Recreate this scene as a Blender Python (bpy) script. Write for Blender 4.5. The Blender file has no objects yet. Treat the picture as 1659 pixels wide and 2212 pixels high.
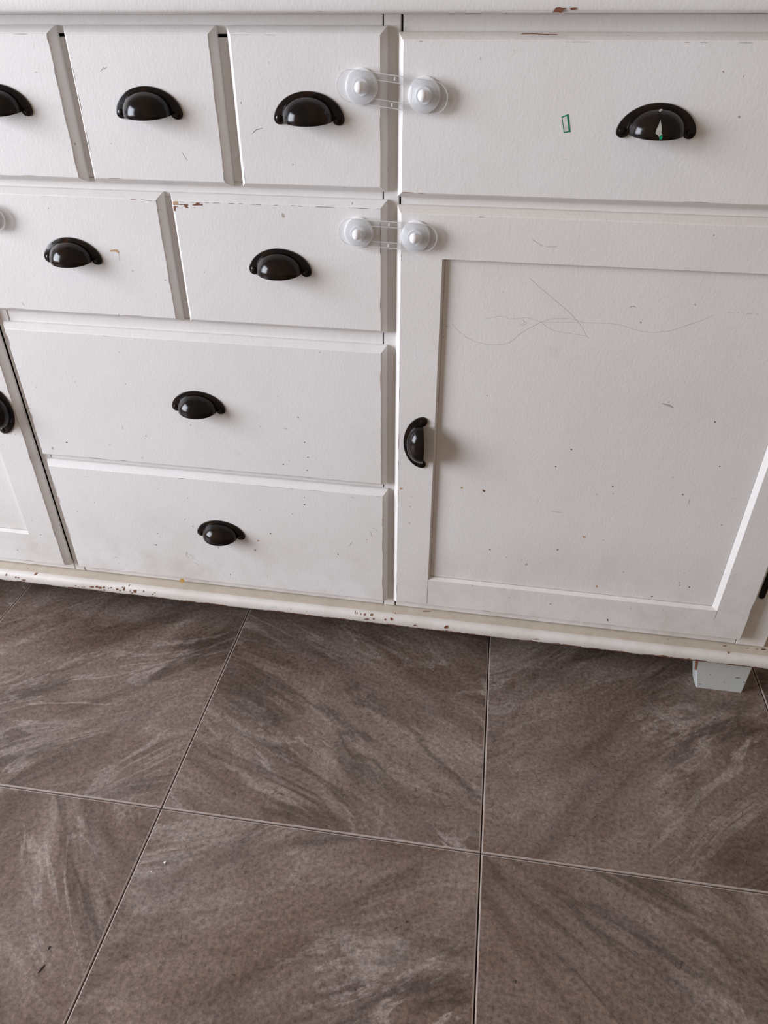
import bpy, math, random
from mathutils import Vector, Matrix, noise

scene = bpy.context.scene
COL = scene.collection
# ------------------------------------------------------------------ camera
cam_d = bpy.data.cameras.new('camera')
cam = bpy.data.objects.new('camera', cam_d)
COL.objects.link(cam)
R0, R1, R2 = Vector((0.9862, 0.1653, 0.0)), Vector((0.0939, -0.5602, -0.8230)), Vector((-0.1361, 0.8117, -0.5681))
m = Matrix((R0, -R1, -R2)).transposed().to_4x4()
m.translation = Vector((0, -0.9, 0.9385))
cam.matrix_world = m
cam_d.sensor_fit = 'VERTICAL'
cam_d.sensor_height = 36.0
cam_d.lens = 1553.82 / 2212 * 36.0
cam_d.clip_start = 0.02
scene.camera = cam
# ------------------------------------------------------------------ world, window light, exposure
world = bpy.data.worlds.new('world')
scene.world = world
world.use_nodes = True
bg = world.node_tree.nodes['Background']
bg.inputs[0].default_value = (1.0, 0.81, 0.66, 1)
bg.inputs[1].default_value = 0.305
def area(name, loc, aim, sx, sy, power, color):
    l = bpy.data.lights.new(name, 'AREA')
    l.shape = 'RECTANGLE'; l.size = sx; l.size_y = sy; l.energy = power; l.color = color
    o = bpy.data.objects.new(name, l); COL.objects.link(o)
    o.location = loc
    o.rotation_euler = (Vector(aim) - Vector(loc)).to_track_quat('-Z', 'Z').to_euler()
    return o
area('window_daylight', (-2.95, -1.35, 1.35), (-1.0, -1.35, 1.35), 1.7, 1.6, 162, (0.925, 0.972, 1.09))
vs = scene.view_settings
vs.view_transform = 'Standard'; vs.look = 'None'; vs.gamma = 1.0; vs.use_curve_mapping = False
vs.exposure = 0.0
# ------------------------------------------------------------------ materials
def mat(name):
    m = bpy.data.materials.new(name); m.use_nodes = True
    nt = m.node_tree; b = nt.nodes['Principled BSDF']
    return m, nt, b
def nd(nt, t, **kw):
    n = nt.nodes.new(t)
    for k, v in kw.items():
        if k.startswith('i_'): n.inputs[k[2:].replace('_', ' ')].default_value = v
        else: setattr(n, k, v)
    return n
def ramp(nt, src, stops):
    r = nt.nodes.new('ShaderNodeValToRGB')
    e = r.color_ramp.elements
    e[0].position, e[0].color = stops[0]; e[1].position, e[1].color = stops[-1]
    for p, c in stops[1:-1]:
        q = e.new(p); q.color = c
    nt.links.new(src, r.inputs[0]); return r
def mix(nt, fac, a, b, mode='MIX'):
    n = nt.nodes.new('ShaderNodeMix'); n.data_type = 'RGBA'; n.blend_type = mode
    for s, v in ((0, fac), (6, a), (7, b)):
        if hasattr(v, 'is_linked') or hasattr(v, 'links'): nt.links.new(v, n.inputs[s])
        else: n.inputs[s].default_value = v
    return n.outputs[2]
def math_(nt, op, a, b=None, clamp=False):
    n = nt.nodes.new('ShaderNodeMath'); n.operation = op; n.use_clamp = clamp
    for s, v in ((0, a), (1, b)):
        if v is None: continue
        if hasattr(v, 'links'): nt.links.new(v, n.inputs[s])
        else: n.inputs[s].default_value = v
    return n.outputs[0]
def g(v, a=1): return (v, v, v, a)

def paint(name, base=(0.80, 0.78, 0.765), dirt=0.0, specks=1.0, fringe=None, rough=0.45, bump=0.18):
    m, nt, b = mat(name)
    L = nt.links
    geo = nd(nt, 'ShaderNodeNewGeometry'); P = geo.outputs['Position']
    mp = nd(nt, 'ShaderNodeMapping'); L.new(P, mp.inputs[0]); mp.inputs['Scale'].default_value = (1, 1, 0.6)
    n1 = nd(nt, 'ShaderNodeTexNoise', i_Scale=5.0, i_Detail=6.0, i_Roughness=0.6); L.new(P, n1.inputs[0])
    c = mix(nt, ramp(nt, n1.outputs[0], [(0.35, g(0)), (0.75, g(1))]).outputs[0], (*base, 1), (base[0]*0.93, base[1]*0.92, base[2]*0.895, 1))
    # worn greyish smudges
    n2 = nd(nt, 'ShaderNodeTexNoise', i_Scale=22.0, i_Detail=8.0, i_Roughness=0.7); L.new(P, n2.inputs[0])
    c = mix(nt, math_(nt, 'MULTIPLY', ramp(nt, n2.outputs[0], [(0.60, g(0)), (0.80, g(1))]).outputs[0], 0.30), c, (base[0]*0.72, base[1]*0.70, base[2]*0.66, 1))
    # roller grain colour
    n3 = nd(nt, 'ShaderNodeTexNoise', i_Scale=420.0, i_Detail=3.0, i_Roughness=0.6); L.new(mp.outputs[0], n3.inputs[0])
    c = mix(nt, math_(nt, 'MULTIPLY', ramp(nt, n3.outputs[0], [(0.40, g(0)), (0.75, g(1))]).outputs[0], 0.10), c, (base[0]*0.75, base[1]*0.74, base[2]*0.72, 1))
    sep = nd(nt, 'ShaderNodeSeparateXYZ'); L.new(P, sep.inputs[0]); Z = sep.outputs[2]
    # kicked and splashed low down: more marks near the floor
    low = nd(nt, 'ShaderNodeMapRange'); L.new(Z, low.inputs[0])
    for i, v in ((1, 0.65), (2, 0.12), (3, 0.0), (4, 1.0)): low.inputs[i].default_value = v
    if specks:
        for k, (sc, th, col, gate) in enumerate([(58, 0.062, (0.16, 0.14, 0.12, 1), 0.90), (95, 0.075, (0.30, 0.27, 0.24, 1), 0.86), (31, 0.062, (0.42, 0.37, 0.30, 1), 0.86)]):
            mpp = nd(nt, 'ShaderNodeMapping'); L.new(P, mpp.inputs[0])
            mpp.inputs['Location'].default_value = (3.1*k, 0.0, 1.7*k)
            mpp.inputs['Rotation'].default_value = (0, 0.6*k, 0); mpp.inputs['Scale'].default_value = (1.0, 0.02, 0.7)
            wob = nd(nt, 'ShaderNodeTexNoise', i_Scale=300.0, i_Detail=2.0); L.new(P, wob.inputs[0])
            vv = nd(nt, 'ShaderNodeTexVoronoi', i_Scale=float(sc), feature='F1'); L.new(mpp.outputs[0], vv.inputs[0])
            d = math_(nt, 'ADD', vv.outputs[0], math_(nt, 'MULTIPLY', math_(nt, 'SUBTRACT', wob.outputs[0], 0.5), 0.09))
            sc_ = nd(nt, 'ShaderNodeSeparateColor'); L.new(vv.outputs[1], sc_.inputs[0])
            hit = math_(nt, 'LESS_THAN', d, math_(nt, 'MULTIPLY', sc_.outputs[1], th))
            gt = math_(nt, 'GREATER_THAN', sc_.outputs[0], math_(nt, 'SUBTRACT', gate - 0.04, math_(nt, 'MULTIPLY', low.outputs[0], 0.26)))
            f = math_(nt, 'MULTIPLY', math_(nt, 'MULTIPLY', hit, gt), 0.85 * specks)
            c = mix(nt, f, c, col)
    # grime rubbed in at the bottom
    n4 = nd(nt, 'ShaderNodeTexNoise', i_Scale=11.0, i_Detail=7.0, i_Roughness=0.7); L.new(P, n4.inputs[0])
    lo2 = nd(nt, 'ShaderNodeMapRange'); L.new(Z, lo2.inputs[0])
    for i, v in ((1, 0.30), (2, 0.12), (3, 0.0), (4, 1.0)): lo2.inputs[i].default_value = v
    f = math_(nt, 'MULTIPLY', math_(nt, 'MULTIPLY', ramp(nt, n4.outputs[0], [(0.42, g(0)), (0.68, g(1))]).outputs[0], lo2.outputs[0]), 0.60)
    c = mix(nt, f, c, (0.56, 0.51, 0.44, 1))
    if dirt:
        n5 = nd(nt, 'ShaderNodeTexNoise', i_Scale=60.0, i_Detail=8.0, i_Roughness=0.75); L.new(P, n5.inputs[0])
        f = math_(nt, 'MULTIPLY', ramp(nt, n5.outputs[0], [(0.30, g(0.35)), (0.72, g(1))]).outputs[0], dirt)
        c = mix(nt, f, c, (0.40, 0.33, 0.25, 1))
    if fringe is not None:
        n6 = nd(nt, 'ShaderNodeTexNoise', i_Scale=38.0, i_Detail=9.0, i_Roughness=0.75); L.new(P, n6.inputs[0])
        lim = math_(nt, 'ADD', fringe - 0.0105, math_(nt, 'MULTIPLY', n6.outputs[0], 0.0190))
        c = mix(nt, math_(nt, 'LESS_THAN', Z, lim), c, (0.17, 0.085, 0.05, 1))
    if hasattr(c, 'links'): L.new(c, b.inputs['Base Color'])
    b.inputs['Roughness'].default_value = rough
    b.inputs['Specular IOR Level'].default_value = 0.35
    mb = nd(nt, 'ShaderNodeTexNoise', i_Scale=300.0, i_Detail=4.0, i_Roughness=0.6); L.new(mp.outputs[0], mb.inputs[0])
    mb2 = nd(nt, 'ShaderNodeTexNoise', i_Scale=45.0, i_Detail=3.0); L.new(P, mb2.inputs[0])
    h = math_(nt, 'ADD', mb.outputs[0], math_(nt, 'MULTIPLY', mb2.outputs[0], 0.8))
    bp = nd(nt, 'ShaderNodeBump', i_Strength=bump, i_Distance=0.0012); L.new(h, bp.inputs['Height']); L.new(bp.outputs[0], b.inputs['Normal'])
    return m
PAINT = paint('white_paint')
PAINT_DOOR = paint('white_paint_door', base=(0.78, 0.755, 0.735))
YELLOWED = paint('yellowed_edge_paint', base=(0.775, 0.73, 0.68))
PAINT_FRAME = paint('white_paint_frame', specks=0.6)
PAINT_TOP = paint('white_paint_top', specks=0.5)
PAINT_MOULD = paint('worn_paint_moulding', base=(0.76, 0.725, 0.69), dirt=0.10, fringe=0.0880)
GRIME = paint('grimy_ledge_paint', base=(0.72, 0.65, 0.55), dirt=0.55, specks=1.0)
FOOTP = paint('shade_tinted_foot_paint', base=(0.52, 0.55, 0.53))  # white paint with the foot's bluish shade put into its base colour
def plain(name, col, rough=0.6, spec=0.3):
    m, nt, b = mat(name)
    geo = nd(nt, 'ShaderNodeNewGeometry')
    n = nd(nt, 'ShaderNodeTexNoise', i_Scale=250.0, i_Detail=5.0); nt.links.new(geo.outputs['Position'], n.inputs[0])
    c = mix(nt, n.outputs[0], (col[0]*0.65, col[1]*0.65, col[2]*0.65, 1), (min(1, col[0]*1.35), min(1, col[1]*1.35), min(1, col[2]*1.35), 1))
    nt.links.new(c, b.inputs['Base Color']); b.inputs['Roughness'].default_value = rough; b.inputs['Specular IOR Level'].default_value = spec
    return m
MARK = {'brown': plain('bare_brown_wood', (0.19, 0.075, 0.04)), 'tan': plain('bare_tan_wood', (0.50, 0.33, 0.19)),
        'dark': plain('dark_scuff', (0.07, 0.06, 0.055)), 'grey': plain('grey_scuff', (0.40, 0.375, 0.36)),
        'pencil': plain('pencil_graphite', (0.40, 0.38, 0.375)), 'cream': plain('cream_dent', (0.85, 0.82, 0.78)),
        'amber': plain('amber_drip', (0.55, 0.33, 0.10), 0.25)}
DARKWOOD = plain('raw_cabinet_interior', (0.05, 0.035, 0.025), 0.9)
BLACKMETAL = plain('black_hinge_metal', (0.006, 0.006, 0.006), 0.5)
GREEN = plain('green_print', (0.0, 0.19, 0.095), 0.5); STICK = plain('white_sticker', (0.66, 0.65, 0.62), 0.5)
PATCH = plain('flaked_white_patch', (0.42, 0.42, 0.37), 0.6); MINT = plain('green_paint_spot', (0.01, 0.33, 0.16), 0.5)
def bronze():
    m, nt, b = mat('dark_bronze')
    L = nt.links
    tc = nd(nt, 'ShaderNodeTexCoord'); oi = nd(nt, 'ShaderNodeObjectInfo')
    off = nd(nt, 'ShaderNodeVectorMath', operation='ADD'); L.new(tc.outputs['Object'], off.inputs[0])
    cx = nd(nt, 'ShaderNodeCombineXYZ'); L.new(math_(nt, 'MULTIPLY', oi.outputs['Random'], 9.0), cx.inputs[0]); L.new(cx.outputs[0], off.inputs[1])
    n = nd(nt, 'ShaderNodeTexNoise', i_Scale=38.0, i_Detail=5.0, i_Roughness=0.6); L.new(off.outputs[0], n.inputs[0])
    c = ramp(nt, n.outputs[0], [(0.40, (0.004, 0.003, 0.003, 1)), (0.60, (0.014, 0.007, 0.004, 1)), (0.78, (0.045, 0.019, 0.008, 1))])
    L.new(c.outputs[0], b.inputs['Base Color'])
    b.inputs['Metallic'].default_value = 0.0
    n2 = nd(nt, 'ShaderNodeTexNoise', i_Scale=140.0, i_Detail=6.0, i_Roughness=0.7); L.new(off.outputs[0], n2.inputs[0])
    rr = ramp(nt, n2.outputs[0], [(0.3, g(0.10)), (0.75, g(0.24))]); L.new(rr.outputs[0], b.inputs['Roughness'])
    b.inputs['Specular IOR Level'].default_value = 0.30
    bp = nd(nt, 'ShaderNodeBump', i_Strength=0.12, i_Distance=0.0006); L.new(n2.outputs[0], bp.inputs['Height']); L.new(bp.outputs[0], b.inputs['Normal'])
    return m
BRONZE = bronze()
def clear(name, tfac, white):
    m, nt, b = mat(name)
    L = nt.links
    out = nt.nodes['Material Output']
    tr = nd(nt, 'ShaderNodeBsdfTransparent'); tr.inputs[0].default_value = (0.97, 0.975, 0.98, 1)
    lw = nd(nt, 'ShaderNodeLayerWeight', i_Blend=0.35)
    b.inputs['Base Color'].default_value = (white, white, white, 1); b.inputs['Roughness'].default_value = 0.15
    wob = nd(nt, 'ShaderNodeTexNoise', i_Scale=200.0); geo = nd(nt, 'ShaderNodeNewGeometry'); L.new(geo.outputs['Position'], wob.inputs[0])
    bp = nd(nt, 'ShaderNodeBump', i_Strength=0.1, i_Distance=0.0005); L.new(wob.outputs[0], bp.inputs['Height']); L.new(bp.outputs[0], b.inputs['Normal'])
    mx = nd(nt, 'ShaderNodeMixShader')
    f = math_(nt, 'ADD', tfac, math_(nt, 'MULTIPLY', lw.outputs['Facing'], 0.45), True)
    L.new(f, mx.inputs[0]); L.new(tr.outputs[0], mx.inputs[1]); L.new(b.outputs[0], mx.inputs[2]); L.new(mx.outputs[0], out.inputs[0])
    return m
CLEAR = clear('clear_plastic', 0.04, 0.92); RIM = clear('clear_plastic_rim', 0.30, 0.9); FROST = clear('frosted_plastic', 0.14, 0.95)
m, nt, b = mat('white_plastic'); WHITEP = m
b.inputs['Base Color'].default_value = (0.94, 0.94, 0.94, 1); b.inputs['Roughness'].default_value = 0.35
n = nd(nt, 'ShaderNodeTexNoise', i_Scale=90.0); bp = nd(nt, 'ShaderNodeBump', i_Strength=0.04, i_Distance=0.0005)
nt.links.new(n.outputs[0], bp.inputs['Height']); nt.links.new(bp.outputs[0], b.inputs['Normal'])

def tile_mats():
    m, nt, b = mat('marbled_tile')
    L = nt.links
    tc = nd(nt, 'ShaderNodeTexCoord'); oi = nd(nt, 'ShaderNodeObjectInfo')
    at = nd(nt, 'ShaderNodeAttribute', attribute_type='OBJECT', attribute_name='streak')
    rot = nd(nt, 'ShaderNodeVectorRotate', rotation_type='Z_AXIS'); L.new(tc.outputs['Object'], rot.inputs[0]); L.new(at.outputs['Fac'], rot.inputs['Angle'])
    cx = nd(nt, 'ShaderNodeCombineXYZ')
    L.new(math_(nt, 'MULTIPLY', oi.outputs['Random'], 37.0), cx.inputs[0]); L.new(math_(nt, 'MULTIPLY', oi.outputs['Random'], 91.0), cx.inputs[1])
    def coord(sx, sy, o=0.0):
        mp = nd(nt, 'ShaderNodeMapping'); L.new(rot.outputs[0], mp.inputs[0]); mp.inputs['Scale'].default_value = (sx, sy, 1); mp.inputs['Location'].default_value = (o, o, 0)
        a = nd(nt, 'ShaderNodeVectorMath', operation='ADD'); L.new(mp.outputs[0], a.inputs[0]); L.new(cx.outputs[0], a.inputs[1]); return a.outputs[0]
    a = nd(nt, 'ShaderNodeTexNoise', i_Scale=3.6, i_Detail=13.0, i_Roughness=0.70, i_Distortion=0.8); L.new(coord(1.0, 2.4), a.inputs[0])
    c = ramp(nt, a.outputs[0], [(0.28, (0.072, 0.043, 0.029, 1)), (0.44, (0.150, 0.102, 0.078, 1)), (0.56, (0.205, 0.150, 0.120, 1)), (0.72, (0.330, 0.265, 0.228, 1))]).outputs[0]
    # pale veins
    v = nd(nt, 'ShaderNodeTexNoise', i_Scale=3.2, i_Detail=8.0, i_Roughness=0.6, i_Distortion=1.6); L.new(coord(0.8, 2.8, 5.0), v.inputs[0])
    rv = math_(nt, 'ABSOLUTE', math_(nt, 'SUBTRACT', v.outputs[0], 0.5))
    vein = ramp(nt, rv, [(0.0, g(1)), (0.030, g(0))]).outputs[0]
    gate = nd(nt, 'ShaderNodeTexNoise', i_Scale=3.0, i_Detail=3.0); L.new(coord(1, 2, 9.0), gate.inputs[0])
    gt = ramp(nt, gate.outputs[0], [(0.45, g(0)), (0.62, g(1))]).outputs[0]
    c = mix(nt, math_(nt, 'MULTIPLY', math_(nt, 'MULTIPLY', vein, gt), 0.62), c, (0.40, 0.34, 0.305, 1))
    # dark streaks
    v2 = nd(nt, 'ShaderNodeTexNoise', i_Scale=2.4, i_Detail=8.0, i_Roughness=0.6, i_Distortion=1.3); L.new(coord(0.7, 3.2, 17.0), v2.inputs[0])
    rv2 = math_(nt, 'ABSOLUTE', math_(nt, 'SUBTRACT', v2.outputs[0], 0.52))
    st = ramp(nt, rv2, [(0.0, g(1)), (0.06, g(0))]).outputs[0]
    g2 = nd(nt, 'ShaderNodeTexNoise', i_Scale=3.0, i_Detail=3.0); L.new(coord(1, 2, 23.0), g2.inputs[0])
    c = mix(nt, math_(nt, 'MULTIPLY', math_(nt, 'MULTIPLY', st, ramp(nt, g2.outputs[0], [(0.42, g(0)), (0.6, g(1))]).outputs[0]), 0.72), c, (0.055, 0.036, 0.027, 1))
    # cool cloudy patches and fine grit
    g3 = nd(nt, 'ShaderNodeTexNoise', i_Scale=7.0, i_Detail=5.0); L.new(coord(0.9, 1.5, 31.0), g3.inputs[0])
    c = mix(nt, math_(nt, 'MULTIPLY', ramp(nt, g3.outputs[0], [(0.48, g(0)), (0.70, g(1))]).outputs[0], 0.20), c, (0.225, 0.195, 0.20, 1))
    gr = nd(nt, 'ShaderNodeTexNoise', i_Scale=170.0, i_Detail=6.0, i_Roughness=0.8); L.new(tc.outputs['Object'], gr.inputs[0])
    c = mix(nt, 0.85, c, ramp(nt, gr.outputs[0], [(0.34, g(0.20)), (0.66, g(0.80))]).outputs[0], 'OVERLAY')
    L.new(c, b.inputs['Base Color'])
    n = nd(nt, 'ShaderNodeTexNoise', i_Scale=150.0, i_Detail=6.0, i_Roughness=0.7); L.new(tc.outputs['Object'], n.inputs[0])
    n9 = nd(nt, 'ShaderNodeTexNoise', i_Scale=18.0, i_Detail=3.0); L.new(tc.outputs['Object'], n9.inputs[0])
    rr = ramp(nt, n.outputs[0], [(0.3, g(0.30)), (0.7, g(0.50))]); L.new(rr.outputs[0], b.inputs['Roughness'])
    b.inputs['Specular IOR Level'].default_value = 0.45
    h = math_(nt, 'ADD', n.outputs[0], n9.outputs[0])
    bp = nd(nt, 'ShaderNodeBump', i_Strength=0.25, i_Distance=0.0010); L.new(h, bp.inputs['Height']); L.new(bp.outputs[0], b.inputs['Normal'])
    e, nt, b = mat('tile_edge')
    n = nd(nt, 'ShaderNodeTexNoise', i_Scale=80.0, i_Detail=4.0); tc = nd(nt, 'ShaderNodeTexCoord'); nt.links.new(tc.outputs['Object'], n.inputs[0])
    r = ramp(nt, n.outputs[0], [(0.3, (0.34, 0.27, 0.235, 1)), (0.7, (0.46, 0.385, 0.345, 1))]); nt.links.new(r.outputs[0], b.inputs['Base Color']); b.inputs['Roughness'].default_value = 0.4
    return m, e
TILE, TILE_EDGE = tile_mats()
GROUT = plain('dark_grout', (0.022, 0.013, 0.009), 0.95)
WALLP = plain('plain_wall_paint', (0.60, 0.57, 0.53), 0.85)

# ------------------------------------------------------------------ mesh helpers
class MB:
    def __init__(s): s.v = []; s.f = []; s.m = []; s.mats = []
    def mi(s, m):
        if m not in s.mats: s.mats.append(m)
        return s.mats.index(m)
    def add(s, vs, fs, m):
        b = len(s.v); s.v += [tuple(v) for v in vs]
        for f in fs: s.f.append(tuple(b + i for i in f)); s.m.append(s.mi(m))
    def box(s, x0, x1, y0, y1, z0, z1, m, bev=0.0):
        if bev <= 0:
            vs = [(x, y, z) for x in (x0, x1) for y in (y0, y1) for z in (z0, z1)]
            s.add(vs, [(0, 1, 3, 2), (4, 6, 7, 5), (0, 4, 5, 1), (2, 3, 7, 6), (0, 2, 6, 4), (1, 5, 7, 3)], m); return
        # box with chamfered front (low y) edges
        loops = [(bev, y0), (bev*0.35, y0 + bev*0.3), (0, y0 + bev), (0, y1)]
        vs = []
        for i, y in loops: vs += [(x0+i, y, z0+i), (x1-i, y, z0+i), (x1-i, y, z1-i), (x0+i, y, z1-i)]
        fs = [(0, 1, 2, 3), (15, 14, 13, 12)]
        for k in range(3):
            for j in range(4):
                a, c = k*4 + j, k*4 + (j+1) % 4
                fs.append((a, a+4, c+4, c))
        s.add(vs, fs, m)
    def build(s, name, parent=None, origin=None, smooth=False):
        if origin is None:
            n = len(s.v); origin = [sum(v[i] for v in s.v)/n for i in range(3)]
        o3 = Vector(origin)
        me = bpy.data.meshes.new(name)
        me.from_pydata([Vector(v) - o3 for v in s.v], [], s.f)
        for mm in s.mats: me.materials.append(mm)
        me.polygons.foreach_set('material_index', s.m)
        if smooth:
            me.polygons.foreach_set('use_smooth', [True]*len(s.f))
        me.update()
        o = bpy.data.objects.new(name, me); COL.objects.link(o)
        WPOS[o.name] = o3
        if parent is not None:
            o.parent = parent; o.location = o3 - WPOS[parent.name]
        else: o.location = o3
        return o
WPOS = {}
def recalc(o):
    import bmesh
    bm = bmesh.new(); bm.from_mesh(o.data); bmesh.ops.recalc_face_normals(bm, faces=bm.faces); bm.to_mesh(o.data); bm.free(); o.data.update()
def autosmooth(o, deg=35):
    me = o.data
    me.polygons.foreach_set('use_smooth', [True]*len(me.polygons))
    me.set_sharp_from_angle(angle=math.radians(deg))
def empty(name, loc, label, cat, group=None):
    o = bpy.data.objects.new(name, None); COL.objects.link(o); o.location = loc; o.empty_display_size = 0.05
    WPOS[o.name] = Vector(loc); o['label'] = label; o['category'] = cat
    if group: o['group'] = group
    return o

# ------------------------------------------------------------------ setting: floor with single tiles, walls, window
T, OFF, G0, TH = 0.4573, -0.4232, -0.3442, 0.01776
fl = MB(); fl.box(-3.30, 2.2, -3.0, 0.75, -0.03, -0.0030, GROUT)
floor = fl.build('floor', origin=(0, 0, 0)); floor['kind'] = 'structure'
def tile_mesh():
    b = MB(); h = T/2 - 0.0009; e = 0.0013
    ls = [(h-e-0.0006, 0.0), (h-e*0.45, -0.00022), (h, -0.0013), (h, -0.006)]
    vs = []
    for i, z in ls: vs += [(-i, -i, z), (i, -i, z), (i, i, z), (-i, i, z)]
    b.add(vs, [(0, 1, 2, 3)], TILE)
    base = 0; me = []
    for k in range(3):
        for j in range(4):
            a, c = k*4 + j, k*4 + (j+1) % 4
            me.append((a+4, c+4, c, a))
    b.add(vs, me, TILE_EDGE)
    return b
tile0 = tile_mesh().build('tile', floor, origin=(0, 0, 0))
random.seed(5)
STREAK = {(0, 0): -33, (1, 0): 27, (2, 0): -39, (0, -1): 50, (1, -1): -30, (2, -1): 36, (-1, 0): 30}
first = True
for i in range(-6, 5):
    for j in range(-6, 2):
        s_ = OFF + T*(i + 0.5); t_ = G0 + T*(j + 0.5)
        # i = 0 is the tile between joint line 1 and 2; i = -1 the one left of it
        o = tile0 if first else tile0.copy()
        if not first: COL.objects.link(o); o.parent = floor
        first = False
        o.location = (math.cos(TH)*s_ - math.sin(TH)*t_, math.sin(TH)*s_ + math.cos(TH)*t_, 0)
        o.rotation_euler = (0, 0, TH)
        # streak angle: looked up for the tiles in view, alternating elsewhere
        key = (i + 1, j)
        o['streak'] = math.radians(STREAK.get(key, 33 if (i + j) % 2 else -33) + 0.0)
wb = MB(); wb.box(-3.15, 2.1, 0.60, 0.70, 0.0, 2.7, WALLP); o = wb.build('wall_back'); o['kind'] = 'structure'
wl = MB()
X0, X1 = -3.15, -3.00
for a in ((-2.9, -2.05, 0, 2.7), (-0.65, 0.60, 0, 2.7), (-2.05, -0.65, 0, 0.65), (-2.05, -0.65, 2.05, 2.7)):
    wl.box(X0, X1, a[0], a[1], a[2], a[3], WALLP)
o = wl.build('wall_left'); o['kind'] = 'structure'
wf = MB()
for a in ((-2.05, -2.0, 0.65, 2.05), (-0.70, -0.65, 0.65, 2.05), (-2.0, -0.70, 0.65, 0.70), (-2.0, -0.70, 2.0, 2.05), (-1.37, -1.33, 0.70, 2.0)):
    wf.box(-3.10, -3.04, a[0], a[1], a[2], a[3], WHITEP)
o = wf.build('window_1'); o['kind'] = 'structure'

# ------------------------------------------------------------------ sideboard
side = empty('sideboard', (-0.43, 0.22, 0.0), 'white painted sideboard with worn chipped paint, many drawers and black cup handles', 'sideboard')
def jit(x, z, k, amp):
    p = Vector((x*38, z*38, k*3.7)); return noise.noise(p)*amp, noise.noise(p + Vector((9, 9, 9)))*amp
def front(name, x0, x1, z0, z1, mtl, wt=0.0080, w=0.0065, y=0.0, hole=None, parent=side, bl=None, topm=None):
    """overlay board with a moulded edge: face, small step, chamfer, straight side"""
    wl_ = w if bl is None else bl
    loops = [(0.0, 0.0), (0.10, 0.0007), (0.18, 0.0010), (0.55, 0.0045), (0.92, 0.0088), (1.0, 0.0102), (1.0, 0.0149)]
    nx = max(2, int((x1-x0)/0.012)); nz = max(2, int((z1-z0)/0.012))
    b = MB(); rings = []
    allv = []
    for k, (e, d) in enumerate(loops):
        a0, a1, c0, c1 = x0 - wl_*e, x1 + w*e, z0 - w*e, z1 + wt*e
        pts = [(a0 + (a1-a0)*i/nx, c0) for i in range(nx)] + [(a1, c0 + (c1-c0)*i/nz) for i in range(nz)] \
            + [(a1 - (a1-a0)*i/nx, c1) for i in range(nx)] + [(a0, c1 - (c1-c0)*i/nz) for i in range(nz)]
        amp = 0.00035 if k < 3 else 0.00020
        ring = []
        for q, (x, z) in enumerate(pts):
            jx, jz = jit(x, z, 0.3 if k < 3 else 2, amp)
            ring.append(len(allv)); allv.append((x + jx, y + d, z + jz))
        rings.append(ring)
    n = len(rings[0]); fs = []
    if hole is None: fs.append(tuple(rings[0]))
    else:
        hx0, hx1, hz0, hz1, bl2, br, bb, bt, dep = hole
        inner = [(hx0, hz0, 0), (hx1, hz0, 0), (hx1, hz1, 0), (hx0, hz1, 0)]
        base = len(allv)
        corners = [rings[0][0], rings[0][nx], rings[0][nx+nz], rings[0][2*nx+nz]]
        lo = [(hx0, hx1, hz0, hz1, 0.0), (hx0+bl2, hx1-br, hz0+bb, hz1-bt, dep), (hx0+bl2, hx1-br, hz0+bb, hz1-bt, 0.0149)]
        for (p0, p1, q0, q1, d) in lo: allv += [(p0, y+d, q0), (p1, y+d, q0), (p1, y+d, q1), (p0, y+d, q1)]
        R = rings[0]
        seg = [R[0:nx+1], R[nx:nx+nz+1], R[nx+nz:2*nx+nz+1], R[2*nx+nz:] + [R[0]]]
        for j in range(4):
            fs.append(tuple(seg[j]) + (base + (j+1) % 4, base + j))
            for l in range(2):
                a_, c_ = base + l*4 + j, base + l*4 + (j+1) % 4
                fs.append((a_, c_, c_+4, a_+4))
    for k in range(len(rings)-1):
        A, B2 = rings[k], rings[k+1]
        for i in range(n):
            j = (i+1) % n; fs.append((A[i], B2[i], B2[j], A[j]))
    if hole is None: fs.append(tuple(reversed(rings[-1])))
    else:
        b2 = base + 8; R = rings[-1]
        seg = [R[0:nx+1], R[nx:nx+nz+1], R[nx+nz:2*nx+nz+1], R[2*nx+nz:] + [R[0]]]
        for j in range(4): fs.append((b2 + j, b2 + (j+1) % 4) + tuple(reversed(seg[j])))
    b.add(allv, fs, mtl)
    if topm is not None:
        # the top mould is yellowed by hands
        for q, f in enumerate(b.f):
            if len(f) == 4 and all(allv[i][2] > z1 + 0.0009 for i in f[:2]) and min(allv[i][1] for i in f) < y + 0.0125: b.m[q] = b.mi(topm)
    o = b.build(name, parent, origin=((x0+x1)/2, y + 0.008, (z0+z1)/2))
    return o

# frame members, all with dark joints between them
def member(name, x0, x1, z0, z1, y0=0.015, y1=0.035, m=None):
    b = MB(); b.box(x0, x1, y0, y1, z0, z1, m or PAINT_FRAME, 0.0007); return b.build(name, side)
for a in ((-0.1532, -0.1350), (-0.7232, -0.7057), (0.4205, 0.4636), (-1.3236, -1.2805)): member('stile', a[0], a[1], 0.1057, 0.9400, 0.0146)
for a in ((0.9218, 0.9397), (0.7500, 0.7700), (0.5728, 0.5930), (0.3385, 0.3575), (0.1064, 0.1277)): member('rail', -0.7043, -0.1548, a[0], a[1])
for xs_ in ((-0.1325, 0.4192), (-1.2792, -0.7255)):
    for a in ((0.9180, 0.9397), (0.7480, 0.7650), (0.1064, 0.1285)): member('rail', xs_[0], xs_[1], a[0], a[1])
member('divider', -0.5365, -0.5160, 0.7702, 0.9187, 0.0152)
member('divider', -0.3460, -0.3220, 0.7702, 0.9187, 0.0152)
member('divider', -0.4395, -0.4175, 0.5932, 0.7498, 0.0152)
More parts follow.
